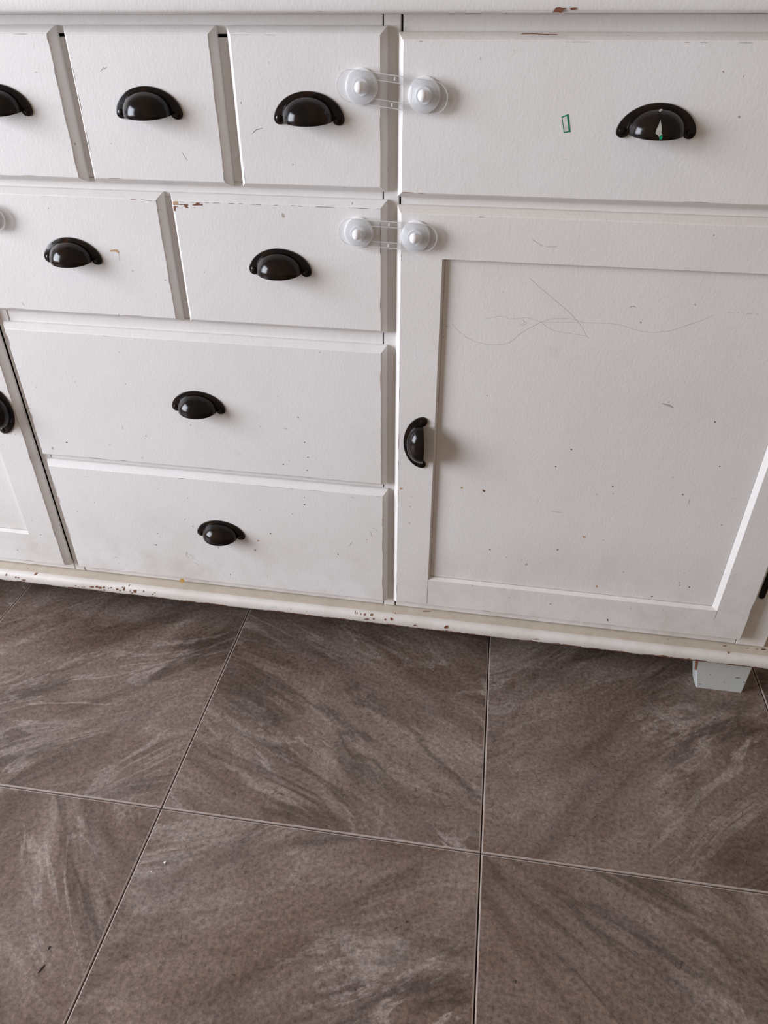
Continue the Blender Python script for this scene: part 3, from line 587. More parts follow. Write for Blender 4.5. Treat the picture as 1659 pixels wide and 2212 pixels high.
# ------------------------------------------------------------------ chips, scuffs, scribbles: (part, colour, 'p' polygon | line width mm, x,z points)
import json
MARKS = json.loads('''[["D6","tan","p",[[-0.4176,0.7479],[-0.4127,0.7484],[-0.4105,0.7478],[-0.4113,0.7447],[-0.4143,0.7438],[-0.4178,0.7438]]],["D6","brown",1.6,[[-0.4115,0.7447],[-0.4024,0.7449]]],["D6","brown","p",[[-0.4034,0.7454],[-0.3977,0.7452],[-0.3981,0.7441],[-0.3997,0.7433],[-0.3977,0.7409],[-0.4019,0.7411],[-0.4031,0.7425]]],["D6","brown","p",[[-0.4178,0.7425],[-0.4134,0.7425],[-0.4116,0.7417],[-0.4149,0.7413],[-0.4159,0.7368],[-0.4183,0.7369]]],["D6","brown","p",[[-0.3924,0.7451],[-0.3875,0.7466],[-0.3877,0.7474],[-0.383,0.7474],[-0.3828,0.7464],[-0.3788,0.7464],[-0.3792,0.7445],[-0.3834,0.7446],[-0.3871,0.7442],[-0.3919,0.7441]]],["D6","grey","p",[[-0.392,0.7417],[-0.3897,0.742],[-0.3891,0.7411],[-0.3913,0.7411]]],["D6","brown",0.8,[[-0.4099,0.748],[-0.4026,0.7476]]],["D6","brown",0.8,[[-0.3945,0.748],[-0.3895,0.7476]]],["D6","brown",0.8,[[-0.3873,0.7476],[-0.3793,0.7477]]],["D6","brown",0.8,[[-0.3757,0.7478],[-0.3699,0.7479]]],["D6","brown",0.8,[[-0.3662,0.748],[-0.3557,0.7481]]],["D6","brown",0.8,[[-0.3453,0.7481],[-0.3374,0.7484]]],["D6","brown",0.8,[[-0.332,0.7485],[-0.3267,0.7483]]],["D6","dark",0.7,[[-0.3175,0.7483],[-0.3026,0.7479]]],["D6","dark",0.7,[[-0.2877,0.7482],[-0.2818,0.748]]],["D6","dark",0.7,[[-0.2661,0.7482],[-0.2504,0.7479]]],["D6","dark",0.7,[[-0.2348,0.748],[-0.229,0.748]]],["D6","dark",0.7,[[-0.1599,0.7483],[-0.1558,0.7483]]],["D5","brown",0.9,[[-0.4749,0.7491],[-0.4662,0.7488]]],["D5","brown",0.9,[[-0.46,0.7487],[-0.4455,0.748]]],["D5","brown",0.9,[[-0.4434,0.7483],[-0.4394,0.7477]]],["D5","tan","p",[[-0.5167,0.6848],[-0.5087,0.6862],[-0.5054,0.6863],[-0.5035,0.6828],[-0.5047,0.6814],[-0.5082,0.6834],[-0.516,0.6831]]],["D5","grey",0.5,[[-0.5046,0.6828],[-0.5045,0.6774],[-0.5059,0.6723]]],["D5","grey",0.9,[[-0.6665,0.6075],[-0.6649,0.6049],[-0.6636,0.6023]]],["D5","grey",0.6,[[-0.5473,0.7469],[-0.5456,0.7435]]],["D2","dark",0.5,[[-0.3963,0.8042],[-0.3937,0.7995],[-0.3906,0.7945]]],["D2","grey",0.8,[[-0.4817,0.8852],[-0.4781,0.8883],[-0.475,0.8906]]],["D2","grey",0.7,[[-0.4769,0.8875],[-0.4719,0.8902]]],["D1","grey",0.8,[[-0.5641,0.8835],[-0.5615,0.8845],[-0.5591,0.8839]]],["D3","dark",0.7,[[-0.3063,0.8255],[-0.301,0.8296],[-0.2933,0.8314]]],["D3","grey",0.7,[[-0.28,0.8967],[-0.2796,0.8947]]],["D3","grey",0.7,[[-0.2339,0.8245],[-0.2335,0.8223]]],["D3","grey",0.7,[[-0.2296,0.8898],[-0.2292,0.8878]]],["D3","grey",0.7,[[-0.2009,0.8923],[-0.2005,0.8902]]],["top","brown","p",[[0.0208,0.9407],[0.024,0.945],[0.0276,0.9455],[0.0288,0.9444],[0.0337,0.9449],[0.0311,0.9422],[0.0298,0.9405],[0.0245,0.9409]]],["top","brown","p",[[0.0368,0.9447],[0.0434,0.9451],[0.0433,0.9437],[0.0393,0.9424]]],["top","dark",0.8,[[-0.2176,0.9418],[-0.2127,0.9417]]],["D4","brown",1.3,[[-0.008,0.9229],[0.0038,0.9232],[0.0165,0.9226],[0.0299,0.9224]]],["D4","brown",1.0,[[0.0972,0.9222],[0.1002,0.9221]]],["D4","brown",1.0,[[0.1556,0.9162],[0.1593,0.916]]],["D4","brown",1.2,[[-0.13,0.7675],[-0.1155,0.7674]]],["D4","brown",0.7,[[-0.1118,0.7673],[-0.1041,0.7669]]],["D4","grey","p",[[0.1971,0.8921],[0.198,0.8926],[0.1994,0.8908],[0.198,0.8901]]],["D4","grey","p",[[0.2226,0.8526],[0.2245,0.8529],[0.2254,0.8508],[0.2237,0.8503]]],["D4","grey",0.7,[[0.0505,0.8077],[0.0547,0.8074]]],["D4","grey",0.7,[[-0.0145,0.9083],[-0.0129,0.909]]],["D4","cream","p",[[-0.0511,0.902],[-0.0494,0.9029],[-0.0478,0.9018],[-0.0485,0.9001],[-0.0505,0.9004]]],["D10","brown",1.2,[[-0.1296,0.6968],[-0.1291,0.6927]]],["D10","brown",1.0,[[-0.1293,0.6912],[-0.1289,0.6882]]],["D10","pencil",0.55,[[0.0264,0.7207],[0.0332,0.7169],[0.0399,0.7139],[0.0473,0.7132],[0.0563,0.7137]]],["P10","pencil",0.35,[[0.0279,0.6745],[0.0414,0.6638],[0.0561,0.653],[0.0686,0.6439],[0.0813,0.6347],[0.0923,0.625],[0.1004,0.6158],[0.1078,0.6051],[0.1117,0.6012]]],["P10","pencil",0.35,[[-0.0629,0.6106],[-0.0547,0.6017],[-0.0441,0.5939],[-0.0315,0.5884],[-0.015,0.5852],[0.001,0.5862],[0.0126,0.5895],[0.0234,0.6008],[0.0342,0.6097],[0.0488,0.6188],[0.0598,0.6239],[0.073,0.6259],[0.0864,0.6261],[0.1023,0.622]]],["P10","pencil",0.35,[[-0.0218,0.6192],[-0.0101,0.622],[-0.0024,0.624],[0.0056,0.6229],[0.0095,0.6209],[0.0211,0.6226],[0.0307,0.6242],[0.0407,0.622],[0.0487,0.6194],[0.0604,0.6195],[0.0871,0.6211],[0.1061,0.6218],[0.1326,0.6226],[0.1479,0.6213],[0.1638,0.6167],[0.1755,0.6144],[0.1868,0.6141],[0.2031,0.6165],[0.2151,0.6208],[0.2283,0.6275],[0.2415,0.6332],[0.2524,0.6406]]],["P10","pencil",0.35,[[0.0497,0.6195],[0.0573,0.6132],[0.0676,0.6087],[0.0794,0.6074],[0.0931,0.6062],[0.1079,0.6045]]],["P10","pencil",0.35,[[0.024,0.6132],[0.0286,0.6166],[0.0272,0.6206],[0.0315,0.6167],[0.0297,0.6152],[0.0261,0.6123]]],["P10","dark",0.7,[[0.2684,0.6444],[0.2699,0.6455]]],["P10","dark",0.7,[[0.2722,0.6437],[0.2737,0.6446]]],["P10","dark",0.7,[[0.2749,0.6435],[0.2759,0.6439]]],["P10","dark",0.7,[[0.2787,0.6441],[0.2802,0.6449]]],["P10","dark",0.7,[[0.2853,0.6445],[0.2866,0.6438]]],["P10","dark",0.7,[[0.2891,0.6435],[0.2924,0.6445]]],["P10","dark",0.7,[[0.2936,0.6434],[0.2958,0.6451]]],["P10","dark",0.7,[[0.2996,0.6441],[0.3028,0.6441]]],["P10","dark",0.7,[[0.1522,0.6436],[0.1556,0.6452],[0.1582,0.6459],[0.1604,0.6443]]],["P10","grey","p",[[0.1689,0.6271],[0.1709,0.6265],[0.1709,0.6245],[0.1693,0.6252]]],["P10","grey","p",[[0.2171,0.5194],[0.2199,0.5198],[0.228,0.5187],[0.233,0.5155],[0.2319,0.5145],[0.2244,0.517]]],["P10","brown","p",[[-0.0042,0.3614],[-0.0002,0.3605],[-0.0007,0.3571],[-0.0036,0.3587]]],["P10","dark","p",[[0.0945,0.4119],[0.0959,0.4123],[0.0964,0.4106],[0.0949,0.4102]]],["P10","dark","p",[[0.1774,0.3871],[0.1788,0.3875],[0.1793,0.3857],[0.1779,0.3853]]],["P10","dark","p",[[0.2738,0.3837],[0.2752,0.3841],[0.2758,0.3823],[0.2744,0.3819]]],["P10","dark","p",[[0.1167,0.2657],[0.1182,0.2662],[0.1187,0.2641],[0.1172,0.2636]]],["P10","dark","p",[[0.3207,0.2195],[0.3222,0.22],[0.3229,0.2179],[0.3214,0.2174]]],["P10","dark","p",[[0.2708,0.1933],[0.2723,0.1939],[0.273,0.1917],[0.2715,0.1912]]],["P10","dark","p",[[0.1119,0.441],[0.1134,0.4414],[0.1138,0.4397],[0.1124,0.4393]]],["P10","dark","p",[[0.311,0.4336],[0.3123,0.434],[0.313,0.4324],[0.3116,0.432]]],["P10","dark","p",[[0.2882,0.4994],[0.2895,0.4997],[0.2901,0.4982],[0.2888,0.4978]]],["P10","tan","p",[[0.1505,0.2948],[0.155,0.295],[0.155,0.2918],[0.1519,0.2917]]],["P10","tan","p",[[0.185,0.2032],[0.1877,0.2029],[0.1873,0.1984],[0.1852,0.1994]]],["P10","tan","p",[[-0.0366,0.3626],[-0.0339,0.3635],[-0.0332,0.3602],[-0.036,0.3594]]],["P10","grey",0.8,[[0.0982,0.3343],[0.1062,0.3339],[0.114,0.3345]]],["P10","grey",0.8,[[0.2859,0.3678],[0.2852,0.3744],[0.2858,0.3771]]],["D10","tan","p",[[-0.1271,0.3557],[-0.1233,0.3561],[-0.1228,0.3529],[-0.1266,0.3527]]],["D10","dark","p",[[0.2115,0.1414],[0.2134,0.1416],[0.2146,0.1377],[0.213,0.1368]]],["D7","dark",0.8,[[-0.3001,0.4407],[-0.2971,0.4399],[-0.2938,0.44]]],["D7","dark","p",[[-0.2669,0.3956],[-0.2654,0.3957],[-0.2655,0.3941],[-0.267,0.3939]]],["D7","dark","p",[[-0.2693,0.3727],[-0.2678,0.3728],[-0.2679,0.3712],[-0.2694,0.371]]],["D7","dark","p",[[-0.3064,0.3795],[-0.3049,0.3796],[-0.305,0.3779],[-0.3065,0.3778]]],["D7","dark","p",[[-0.2705,0.4207],[-0.2691,0.4209],[-0.2692,0.4193],[-0.2706,0.4192]]],["D7","dark","p",[[-0.6597,0.3848],[-0.6572,0.385],[-0.6575,0.383],[-0.66,0.3828]]],["D7","grey",0.7,[[-0.5567,0.422],[-0.5572,0.4155]]],["D7","grey",0.5,[[-0.5881,0.3852],[-0.5853,0.3871],[-0.5826,0.3874]]],["D7","grey",0.9,[[-0.618,0.4893],[-0.614,0.4921]]],["D7","grey",0.5,[[-0.4591,0.443],[-0.457,0.4458]]],["D8","dark","p",[[-0.228,0.2173],[-0.2261,0.2178],[-0.2259,0.2156],[-0.2278,0.215]]],["D8","dark","p",[[-0.2783,0.3092],[-0.2765,0.3097],[-0.2764,0.3077],[-0.2782,0.3072]]],["D8","dark","p",[[-0.3393,0.2457],[-0.3374,0.2463],[-0.3373,0.2441],[-0.3392,0.2435]]],["P10","dark","p",[[0.0146,0.2532],[0.0162,0.2537],[0.0167,0.2516],[0.015,0.2511]]],["D8","dark",0.9,[[-0.1707,0.2765],[-0.1653,0.2757]]],["D8","dark",1.0,[[-0.1638,0.2737],[-0.1623,0.2709]]],["D8","grey",0.5,[[-0.1733,0.271],[-0.1699,0.2577]]],["D8","grey",0.8,[[-0.2077,0.2358],[-0.2024,0.2443]]],["D8","grey","p",[[-0.3703,0.2078],[-0.3661,0.2093],[-0.3671,0.2049],[-0.3698,0.2046]]],["D8","grey",0.7,[[-0.2058,0.3294],[-0.2014,0.3308],[-0.1977,0.3295],[-0.1941,0.3284]]],["D8","grey",0.9,[[-0.1629,0.3361],[-0.154,0.3354]]],["D8","grey",0.6,[[-0.496,0.1844],[-0.4865,0.1823],[-0.4802,0.178],[-0.4853,0.1723]]],["D8","grey",0.6,[[-0.4897,0.1886],[-0.494,0.1796],[-0.4879,0.1736]]],["D8","grey",0.6,[[-0.4821,0.1658],[-0.473,0.1609]]],["D8","grey",0.6,[[-0.6307,0.156],[-0.6256,0.1588],[-0.6226,0.1567]]],["D8","grey",0.6,[[-0.6545,0.3305],[-0.6543,0.3261]]],["D8","grey",0.6,[[-0.6455,0.3231],[-0.6391,0.3214]]],["D8","dark",0.9,[[-0.5217,0.3121],[-0.5192,0.3109]]],["D8","dark","p",[[-0.5459,0.1965],[-0.5439,0.1968],[-0.5443,0.1947],[-0.5463,0.1945]]],["D8","dark",0.9,[[-0.6134,0.1415],[-0.6098,0.1416]]],["D8","tan","p",[[-0.3626,0.2292],[-0.3592,0.2287],[-0.3597,0.226],[-0.3626,0.226]]],["D9","brown",0.9,[[-0.8426,0.1838],[-0.8153,0.1841],[-0.7862,0.1828]]],["mould","brown","p",[[-0.7108,0.0937],[-0.7112,0.0927],[-0.7121,0.0923],[-0.7129,0.0924],[-0.713,0.0934],[-0.7122,0.0942],[-0.7115,0.0946],[-0.7105,0.0949]]],["mould","brown","p",[[-0.7062,0.0913],[-0.7065,0.0908],[-0.7072,0.0902],[-0.7078,0.0906],[-0.7081,0.0911],[-0.7075,0.0917],[-0.7067,0.0921],[-0.7063,0.0917]]],["mould","brown","p",[[-0.6994,0.0918],[-0.6999,0.0908],[-0.7006,0.0906],[-0.7013,0.0907],[-0.7013,0.0915],[-0.7007,0.0921],[-0.7001,0.0928],[-0.6995,0.0925]]],["mould","brown","p",[[-0.6946,0.0927],[-0.6951,0.0921],[-0.6958,0.0913],[-0.6964,0.0917],[-0.6967,0.0924],[-0.6962,0.0934],[-0.6952,0.0938],[-0.6943,0.0936]]],["mould","brown","p",[[-0.6764,0.0957],[-0.6771,0.0941],[-0.68,0.0934],[-0.6829,0.0932],[-0.6836,0.0947],[-0.6811,0.096],[-0.6792,0.0967],[-0.6773,0.0966]]],["mould","brown","p",[[-0.6832,0.0951],[-0.6839,0.0946],[-0.6846,0.0943],[-0.6851,0.0945],[-0.6854,0.0948],[-0.685,0.0952],[-0.6843,0.0955],[-0.6836,0.0955]]],["mould","brown","p",[[-0.6675,0.0969],[-0.6683,0.0951],[-0.6706,0.0943],[-0.6727,0.0944],[-0.673,0.0961],[-0.6718,0.0981],[-0.6695,0.0988],[-0.6684,0.0979]]],["mould","brown","p",[[-0.6612,0.0959],[-0.6626,0.0937],[-0.6651,0.0925],[-0.6668,0.0934],[-0.6674,0.095],[-0.6657,0.0965],[-0.6638,0.0981],[-0.6621,0.0974]]],["mould","brown","p",[[-0.6544,0.0975],[-0.6554,0.0965],[-0.657,0.0952],[-0.6591,0.0954],[-0.6584,0.0969],[-0.6582,0.0982],[-0.6562,0.0987],[-0.6549,0.0983]]],["mould","brown","p",[[-0.6558,0.0914],[-0.6563,0.0897],[-0.658,0.0886],[-0.6586,0.0899],[-0.6594,0.0909],[-0.6581,0.0921],[-0.6569,0.0935],[-0.6559,0.0926]]],["mould","brown","p",[[-0.6619,0.0892],[-0.6624,0.0884],[-0.6635,0.0882],[-0.6645,0.0881],[-0.6643,0.0889],[-0.6638,0.0893],[-0.6631,0.0899],[-0.6626,0.0895]]],["mould","brown","p",[[-0.6678,0.0894],[-0.6682,0.0885],[-0.669,0.0878],[-0.6693,0.0884],[-0.6693,0.0892],[-0.6691,0.0904],[-0.6683,0.0905],[-0.6674,0.0907]]],["mould","brown","p",[[-0.6414,0.098],[-0.6424,0.0971],[-0.6433,0.0965],[-0.6442,0.0967],[-0.6445,0.0976],[-0.6438,0.0986],[-0.6427,0.0991],[-0.6418,0.0989]]],["mould","brown","p",[[-0.647,0.0966],[-0.6476,0.0957],[-0.6482,0.0953],[-0.6488,0.0954],[-0.6486,0.0963],[-0.6482,0.0971],[-0.6476,0.0979],[-0.6472,0.0973]]],["mould","brown","p",[[-0.629,0.0965],[-0.6306,0.0954],[-0.6321,0.0944],[-0.6339,0.0945],[-0.6336,0.0959],[-0.6334,0.0972],[-0.6313,0.0981],[-0.6301,0.0973]]],["mould","brown","p",[[-0.6248,0.0945],[-0.6255,0.0935],[-0.6266,0.0928],[-0.6274,0.0933],[-0.6278,0.0941],[-0.6271,0.0952],[-0.626,0.0953],[-0.6254,0.0951]]],["mould","brown","p",[[-0.6201,0.101],[-0.6204,0.1001],[-0.6213,0.1],[-0.6219,0.1001],[-0.6221,0.1008],[-0.6215,0.1015],[-0.6209,0.1018],[-0.6204,0.1016]]],["mould","brown","p",[[-0.6169,0.0982],[-0.6178,0.0952],[-0.619,0.0945],[-0.6197,0.0953],[-0.6198,0.0978],[-0.6185,0.1],[-0.6173,0.1022],[-0.6164,0.1014]]],["mould","brown","p",[[-0.6086,0.1036],[-0.609,0.103],[-0.6096,0.1024],[-0.6101,0.1028],[-0.6102,0.1034],[-0.6099,0.104],[-0.6092,0.1045],[-0.6088,0.104]]],["mould","brown","p",[[-0.6063,0.0958],[-0.6068,0.0941],[-0.6075,0.0925],[-0.6077,0.0938],[-0.6076,0.0956],[-0.6069,0.0973],[-0.6063,0.0982],[-0.6059,0.0979]]],["mould","brown","p",[[-0.5949,0.0975],[-0.5967,0.0958],[-0.5987,0.0952],[-0.6001,0.0956],[-0.6012,0.0966],[-0.5997,0.0979],[-0.5978,0.0994],[-0.5956,0.0991]]],["mould","brown","p",[[-0.6023,0.0922],[-0.6027,0.0912],[-0.6038,0.0902],[-0.6047,0.0907],[-0.605,0.0918],[-0.6041,0.093],[-0.6031,0.0933],[-0.6023,0.0932]]],["mould","brown","p",[[-0.8458,0.0993],[-0.8471,0.0978],[-0.8481,0.097],[-0.8489,0.0974],[-0.8488,0.0989],[-0.8479,0.1004],[-0.8465,0.1019],[-0.8463,0.1004]]],["mould","brown","p",[[-0.8276,0.097],[-0.8278,0.0955],[-0.8292,0.0948],[-0.8303,0.0952],[-0.8299,0.0967],[-0.8294,0.0981],[-0.8279,0.0989],[-0.8275,0.0979]]],["mould","brown","p",[[-0.8221,0.097],[-0.8228,0.0958],[-0.8241,0.0953],[-0.8249,0.0957],[-0.8248,0.0966],[-0.8243,0.0975],[-0.8233,0.0979],[-0.8227,0.0976]]],["mould","brown","p",[[-0.8104,0.0931],[-0.8123,0.092],[-0.8149,0.091],[-0.8166,0.0916],[-0.8192,0.0919],[-0.8171,0.0931],[-0.8139,0.0942],[-0.8107,0.0941]]],["mould","brown","p",[[-0.7874,0.1047],[-0.7891,0.1036],[-0.7911,0.1033],[-0.7933,0.1029],[-0.793,0.1039],[-0.7922,0.1048],[-0.7904,0.1057],[-0.7886,0.1054]]],["mould","brown","p",[[-0.8042,0.1122],[-0.8046,0.1114],[-0.8056,0.1111],[-0.8062,0.1114],[-0.8062,0.112],[-0.806,0.1128],[-0.805,0.1131],[-0.8041,0.113]]],["mould","brown","p",[[-0.5803,0.098],[-0.5809,0.097],[-0.5816,0.0962],[-0.5824,0.0964],[-0.5821,0.0977],[-0.5819,0.0991],[-0.5809,0.0998],[-0.5801,0.0993]]],["mould","brown","p",[[-0.5634,0.0946],[-0.5644,0.0937],[-0.5652,0.0926],[-0.5663,0.0928],[-0.5658,0.0942],[-0.5655,0.0952],[-0.5646,0.0957],[-0.5638,0.0956]]],["mould","brown","p",[[-0.5595,0.0981],[-0.5599,0.0974],[-0.5609,0.0968],[-0.5614,0.0973],[-0.5616,0.0978],[-0.5613,0.0983],[-0.5606,0.0986],[-0.5599,0.0985]]],["mould","brown","p",[[-0.5955,0.0951],[-0.5967,0.0933],[-0.5985,0.0932],[-0.5999,0.0931],[-0.6,0.0944],[-0.5992,0.0957],[-0.5978,0.0965],[-0.5963,0.0964]]],["mould","brown","p",[[-0.1982,0.1023],[-0.1986,0.1011],[-0.199,0.1007],[-0.1994,0.101],[-0.1995,0.1021],[-0.1995,0.1035],[-0.1989,0.1043],[-0.1985,0.1035]]],["mould","brown","p",[[-0.1952,0.1021],[-0.1954,0.1014],[-0.1958,0.1009],[-0.1963,0.101],[-0.1965,0.1019],[-0.1962,0.1027],[-0.1957,0.1034],[-0.1952,0.103]]],["mould","brown","p",[[-0.1881,0.1018],[-0.1883,0.1009],[-0.1887,0.1004],[-0.1893,0.1006],[-0.1894,0.1015],[-0.1892,0.1025],[-0.1887,0.1028],[-0.1883,0.1024]]],["mould","brown","p",[[-0.1806,0.1015],[-0.181,0.1002],[-0.1823,0.1001],[-0.1834,0.1],[-0.1838,0.101],[-0.1836,0.1023],[-0.1822,0.1031],[-0.1812,0.1024]]],["mould","brown","p",[[-0.1678,0.1023],[-0.1688,0.1009],[-0.1707,0.1006],[-0.1723,0.1006],[-0.1725,0.1016],[-0.1726,0.1029],[-0.1707,0.1036],[-0.1687,0.1035]]],["mould","brown","p",[[-0.1651,0.0971],[-0.1656,0.0953],[-0.1667,0.0944],[-0.1677,0.0951],[-0.1677,0.0966],[-0.1677,0.0982],[-0.1667,0.0983],[-0.1659,0.0981]]],["mould","brown","p",[[-0.1746,0.0949],[-0.177,0.0935],[-0.1789,0.0928],[-0.1809,0.0929],[-0.1834,0.0935],[-0.181,0.0949],[-0.1788,0.0955],[-0.1757,0.0962]]],["mould","brown","p",[[-0.1457,0.0979],[-0.1456,0.0964],[-0.1465,0.0958],[-0.1475,0.0961],[-0.148,0.0975],[-0.1474,0.099],[-0.1465,0.0999],[-0.146,0.0988]]],["mould","brown","p",[[-0.1335,0.1001],[-0.1344,0.0983],[-0.1358,0.097],[-0.137,0.0983],[-0.1382,0.0994],[-0.1377,0.1017],[-0.1359,0.1016],[-0.1346,0.1015]]],["mould","brown","p",[[-0.1294,0.1065],[-0.1296,0.1052],[-0.1306,0.105],[-0.1312,0.1053],[-0.1315,0.1061],[-0.1314,0.1073],[-0.1306,0.108],[-0.1298,0.1074]]],["mould","brown","p",[[-0.1339,0.1065],[-0.1341,0.1059],[-0.1346,0.1056],[-0.135,0.1057],[-0.1351,0.1063],[-0.135,0.107],[-0.1346,0.1075],[-0.1341,0.1071]]],["mould","brown","p",[[-0.0932,0.0935],[-0.0945,0.0925],[-0.0958,0.0914],[-0.0976,0.0916],[-0.0983,0.0927],[-0.0975,0.094],[-0.0959,0.0946],[-0.0941,0.0946]]],["mould","brown","p",[[-0.0692,0.1203],[-0.0733,0.1188],[-0.0768,0.118],[-0.0818,0.1171],[-0.0845,0.1179],[-0.0813,0.1195],[-0.0769,0.1205],[-0.072,0.121]]],["mould","brown","p",[[-0.0403,0.0969],[-0.041,0.0949],[-0.0431,0.0939],[-0.0457,0.0938],[-0.0464,0.0959],[-0.0454,0.0979],[-0.0434,0.0998],[-0.0402,0.0996]]],["mould","brown","p",[[0.11,0.0945],[0.1096,0.0937],[0.1054,0.0929],[0.1009,0.0922],[0.0998,0.0928],[0.102,0.0937],[0.1052,0.0944],[0.108,0.0946]]],["mould","brown","p",[[0.1444,0.0894],[0.1423,0.0883],[0.1379,0.0874],[0.1336,0.0869],[0.1318,0.0874],[0.1322,0.0884],[0.1377,0.0893],[0.1438,0.0904]]],["mould","brown","p",[[0.3124,0.09],[0.3105,0.0887],[0.304,0.0873],[0.2966,0.0862],[0.2933,0.0867],[0.2972,0.0882],[0.3035,0.0896],[0.3106,0.0906]]],["mould","brown","p",[[0.3654,0.0891],[0.3628,0.0877],[0.3596,0.0864],[0.355,0.086],[0.3542,0.0872],[0.356,0.0884],[0.3589,0.0893],[0.363,0.0899]]],["mould","brown","p",[[0.4003,0.1177],[0.3998,0.1166],[0.3969,0.1158],[0.3946,0.1161],[0.3937,0.1166],[0.3943,0.1174],[0.3963,0.118],[0.399,0.1184]]],["mould","brown","p",[[0.3113,0.1177],[0.3111,0.1169],[0.3102,0.1168],[0.3094,0.1166],[0.3092,0.1174],[0.3093,0.118],[0.3099,0.1185],[0.3105,0.118]]],["mould","brown","p",[[0.4059,0.1052],[0.4063,0.104],[0.4055,0.1039],[0.4048,0.1041],[0.4042,0.1049],[0.4042,0.1061],[0.405,0.1061],[0.4056,0.1061]]],["mould","brown","p",[[0.4342,0.118],[0.4335,0.1172],[0.4315,0.1168],[0.4292,0.1165],[0.4275,0.1168],[0.4291,0.1177],[0.431,0.1183],[0.4328,0.1182]]],["mould","brown","p",[[0.447,0.1184],[0.447,0.1178],[0.4456,0.1175],[0.444,0.1172],[0.4431,0.1178],[0.4443,0.1184],[0.4451,0.1192],[0.4465,0.1189]]],["mould","brown","p",[[0.4584,0.1193],[0.4576,0.1178],[0.4549,0.1172],[0.4522,0.1169],[0.4508,0.118],[0.4513,0.1196],[0.4541,0.1201],[0.4568,0.1205]]],["mould","amber","p",[[-0.5031,0.1258],[-0.5059,0.1212],[-0.5095,0.1194],[-0.5114,0.1217],[-0.5127,0.1245],[-0.5106,0.1283],[-0.5074,0.1313],[-0.5045,0.1299]]],["foot","dark","p",[[0.3998,0.0339],[0.3995,0.0335],[0.399,0.0331],[0.3982,0.0332],[0.398,0.0336],[0.3978,0.0341],[0.3987,0.0344],[0.3993,0.0342]]],["foot","dark","p",[[0.4478,0.0348],[0.4449,0.0338],[0.4426,0.033],[0.4391,0.0325],[0.4378,0.033],[0.439,0.0339],[0.4421,0.0348],[0.4452,0.035]]],["foot","dark","p",[[0.4557,0.0257],[0.4555,0.025],[0.4549,0.0247],[0.454,0.0244],[0.4533,0.0253],[0.4536,0.0262],[0.4543,0.0269],[0.4552,0.0264]]],["foot","dark","p",[[0.3924,0.0095],[0.3916,0.009],[0.3887,0.0081],[0.3863,0.0081],[0.3841,0.008],[0.3858,0.0087],[0.3884,0.0095],[0.3913,0.0097]]],["foot","dark","p",[[0.4172,0.0265],[0.4171,0.0263],[0.4169,0.0262],[0.4166,0.0262],[0.4165,0.0264],[0.4164,0.0267],[0.4168,0.0267],[0.417,0.0267]]],["D10","cream","p",[[0.3731,0.2199],[0.375,0.2209],[0.3795,0.2182],[0.3788,0.2169]]]]''')
def ymould(z):
    prf = [(0.1048, -0.0040), (0.1036, -0.0085), (0.1012, -0.0118), (0.0980, -0.0136), (0.0940, -0.0143), (0.0890, -0.0142), (0.0852, -0.0130), (0.0825, -0.0100), (0.0800, -0.0050)]
    z = max(0.0801, min(0.1047, z))
    for (a, ya), (c, yc) in zip(prf, prf[1:]):
        if c <= z <= a: return ya + (yc-ya)*(a-z)/(a-c)
    return -0.0143
chips = {}
for part, colr, kind, pts in MARKS:
    par = {'P10': 'D10p', 'mould': 'mould', 'top': 'top', 'foot': 'foot'}.get(part, part)
    scr = 'scribble' if colr == 'pencil' else 'chip'
    mb = chips.setdefault((par, scr), MB())
    yy = {'P10': 0.0063, 'top': -0.0206, 'foot': 0.0120, 'mould': 0}.get(part, 0.0)
    if part == 'D9': yy = 0.0035
    def Y(x, z): return (ymould(z) - 0.0007) if part == 'mould' else yy - 0.00018
    if kind == 'p':
        if colr == 'amber': pts = [(x, z) for x, z in pts]
        cx_ = sum(p[0] for p in pts)/len(pts); cz_ = sum(p[1] for p in pts)/len(pts)
        vs = [(x, Y(x, z), z) for x, z in pts]
        mb.add(vs, [tuple(range(len(vs)))], MARK[colr])
    else:
        w_ = kind*0.0007/2*1.0
        # resample and ribbon with uneven width
        rs = []
        for (a, c) in zip(pts, pts[1:]):
            L2 = math.hypot(c[0]-a[0], c[1]-a[1]); n = max(1, int(L2/0.0025))
            for i in range(n): rs.append((a[0]+(c[0]-a[0])*i/n, a[1]+(c[1]-a[1])*i/n))
        rs.append(tuple(pts[-1]))
        vs = []
        for i, p in enumerate(rs):
            q = rs[min(i+1, len(rs)-1)]; r = rs[max(i-1, 0)]
            dx, dz = q[0]-r[0], q[1]-r[1]; l = math.hypot(dx, dz) or 1
            ww = w_*(0.75 + 0.6*abs(noise.noise(Vector((p[0]*400, p[1]*400, kind)))))
            if i in (0, len(rs)-1): ww *= 0.4
            for s_ in (-1, 1):
                x, z = p[0] - dz/l*ww*s_, p[1] + dx/l*ww*s_; vs.append((x, Y(x, z), z))
        mb.add(vs, [(2*i, 2*i+2, 2*i+3, 2*i+1) for i in range(len(rs)-1)], MARK[colr])
random.seed(21)
EDGE = {k: v[:4] for k, v in DR.items()}
EDGE['D10'] = (-0.1298, 0.4175, 0.1293, 0.7437); EDGE['D9'] = (-1.2795, -0.7324, 0.1275, 0.7437)
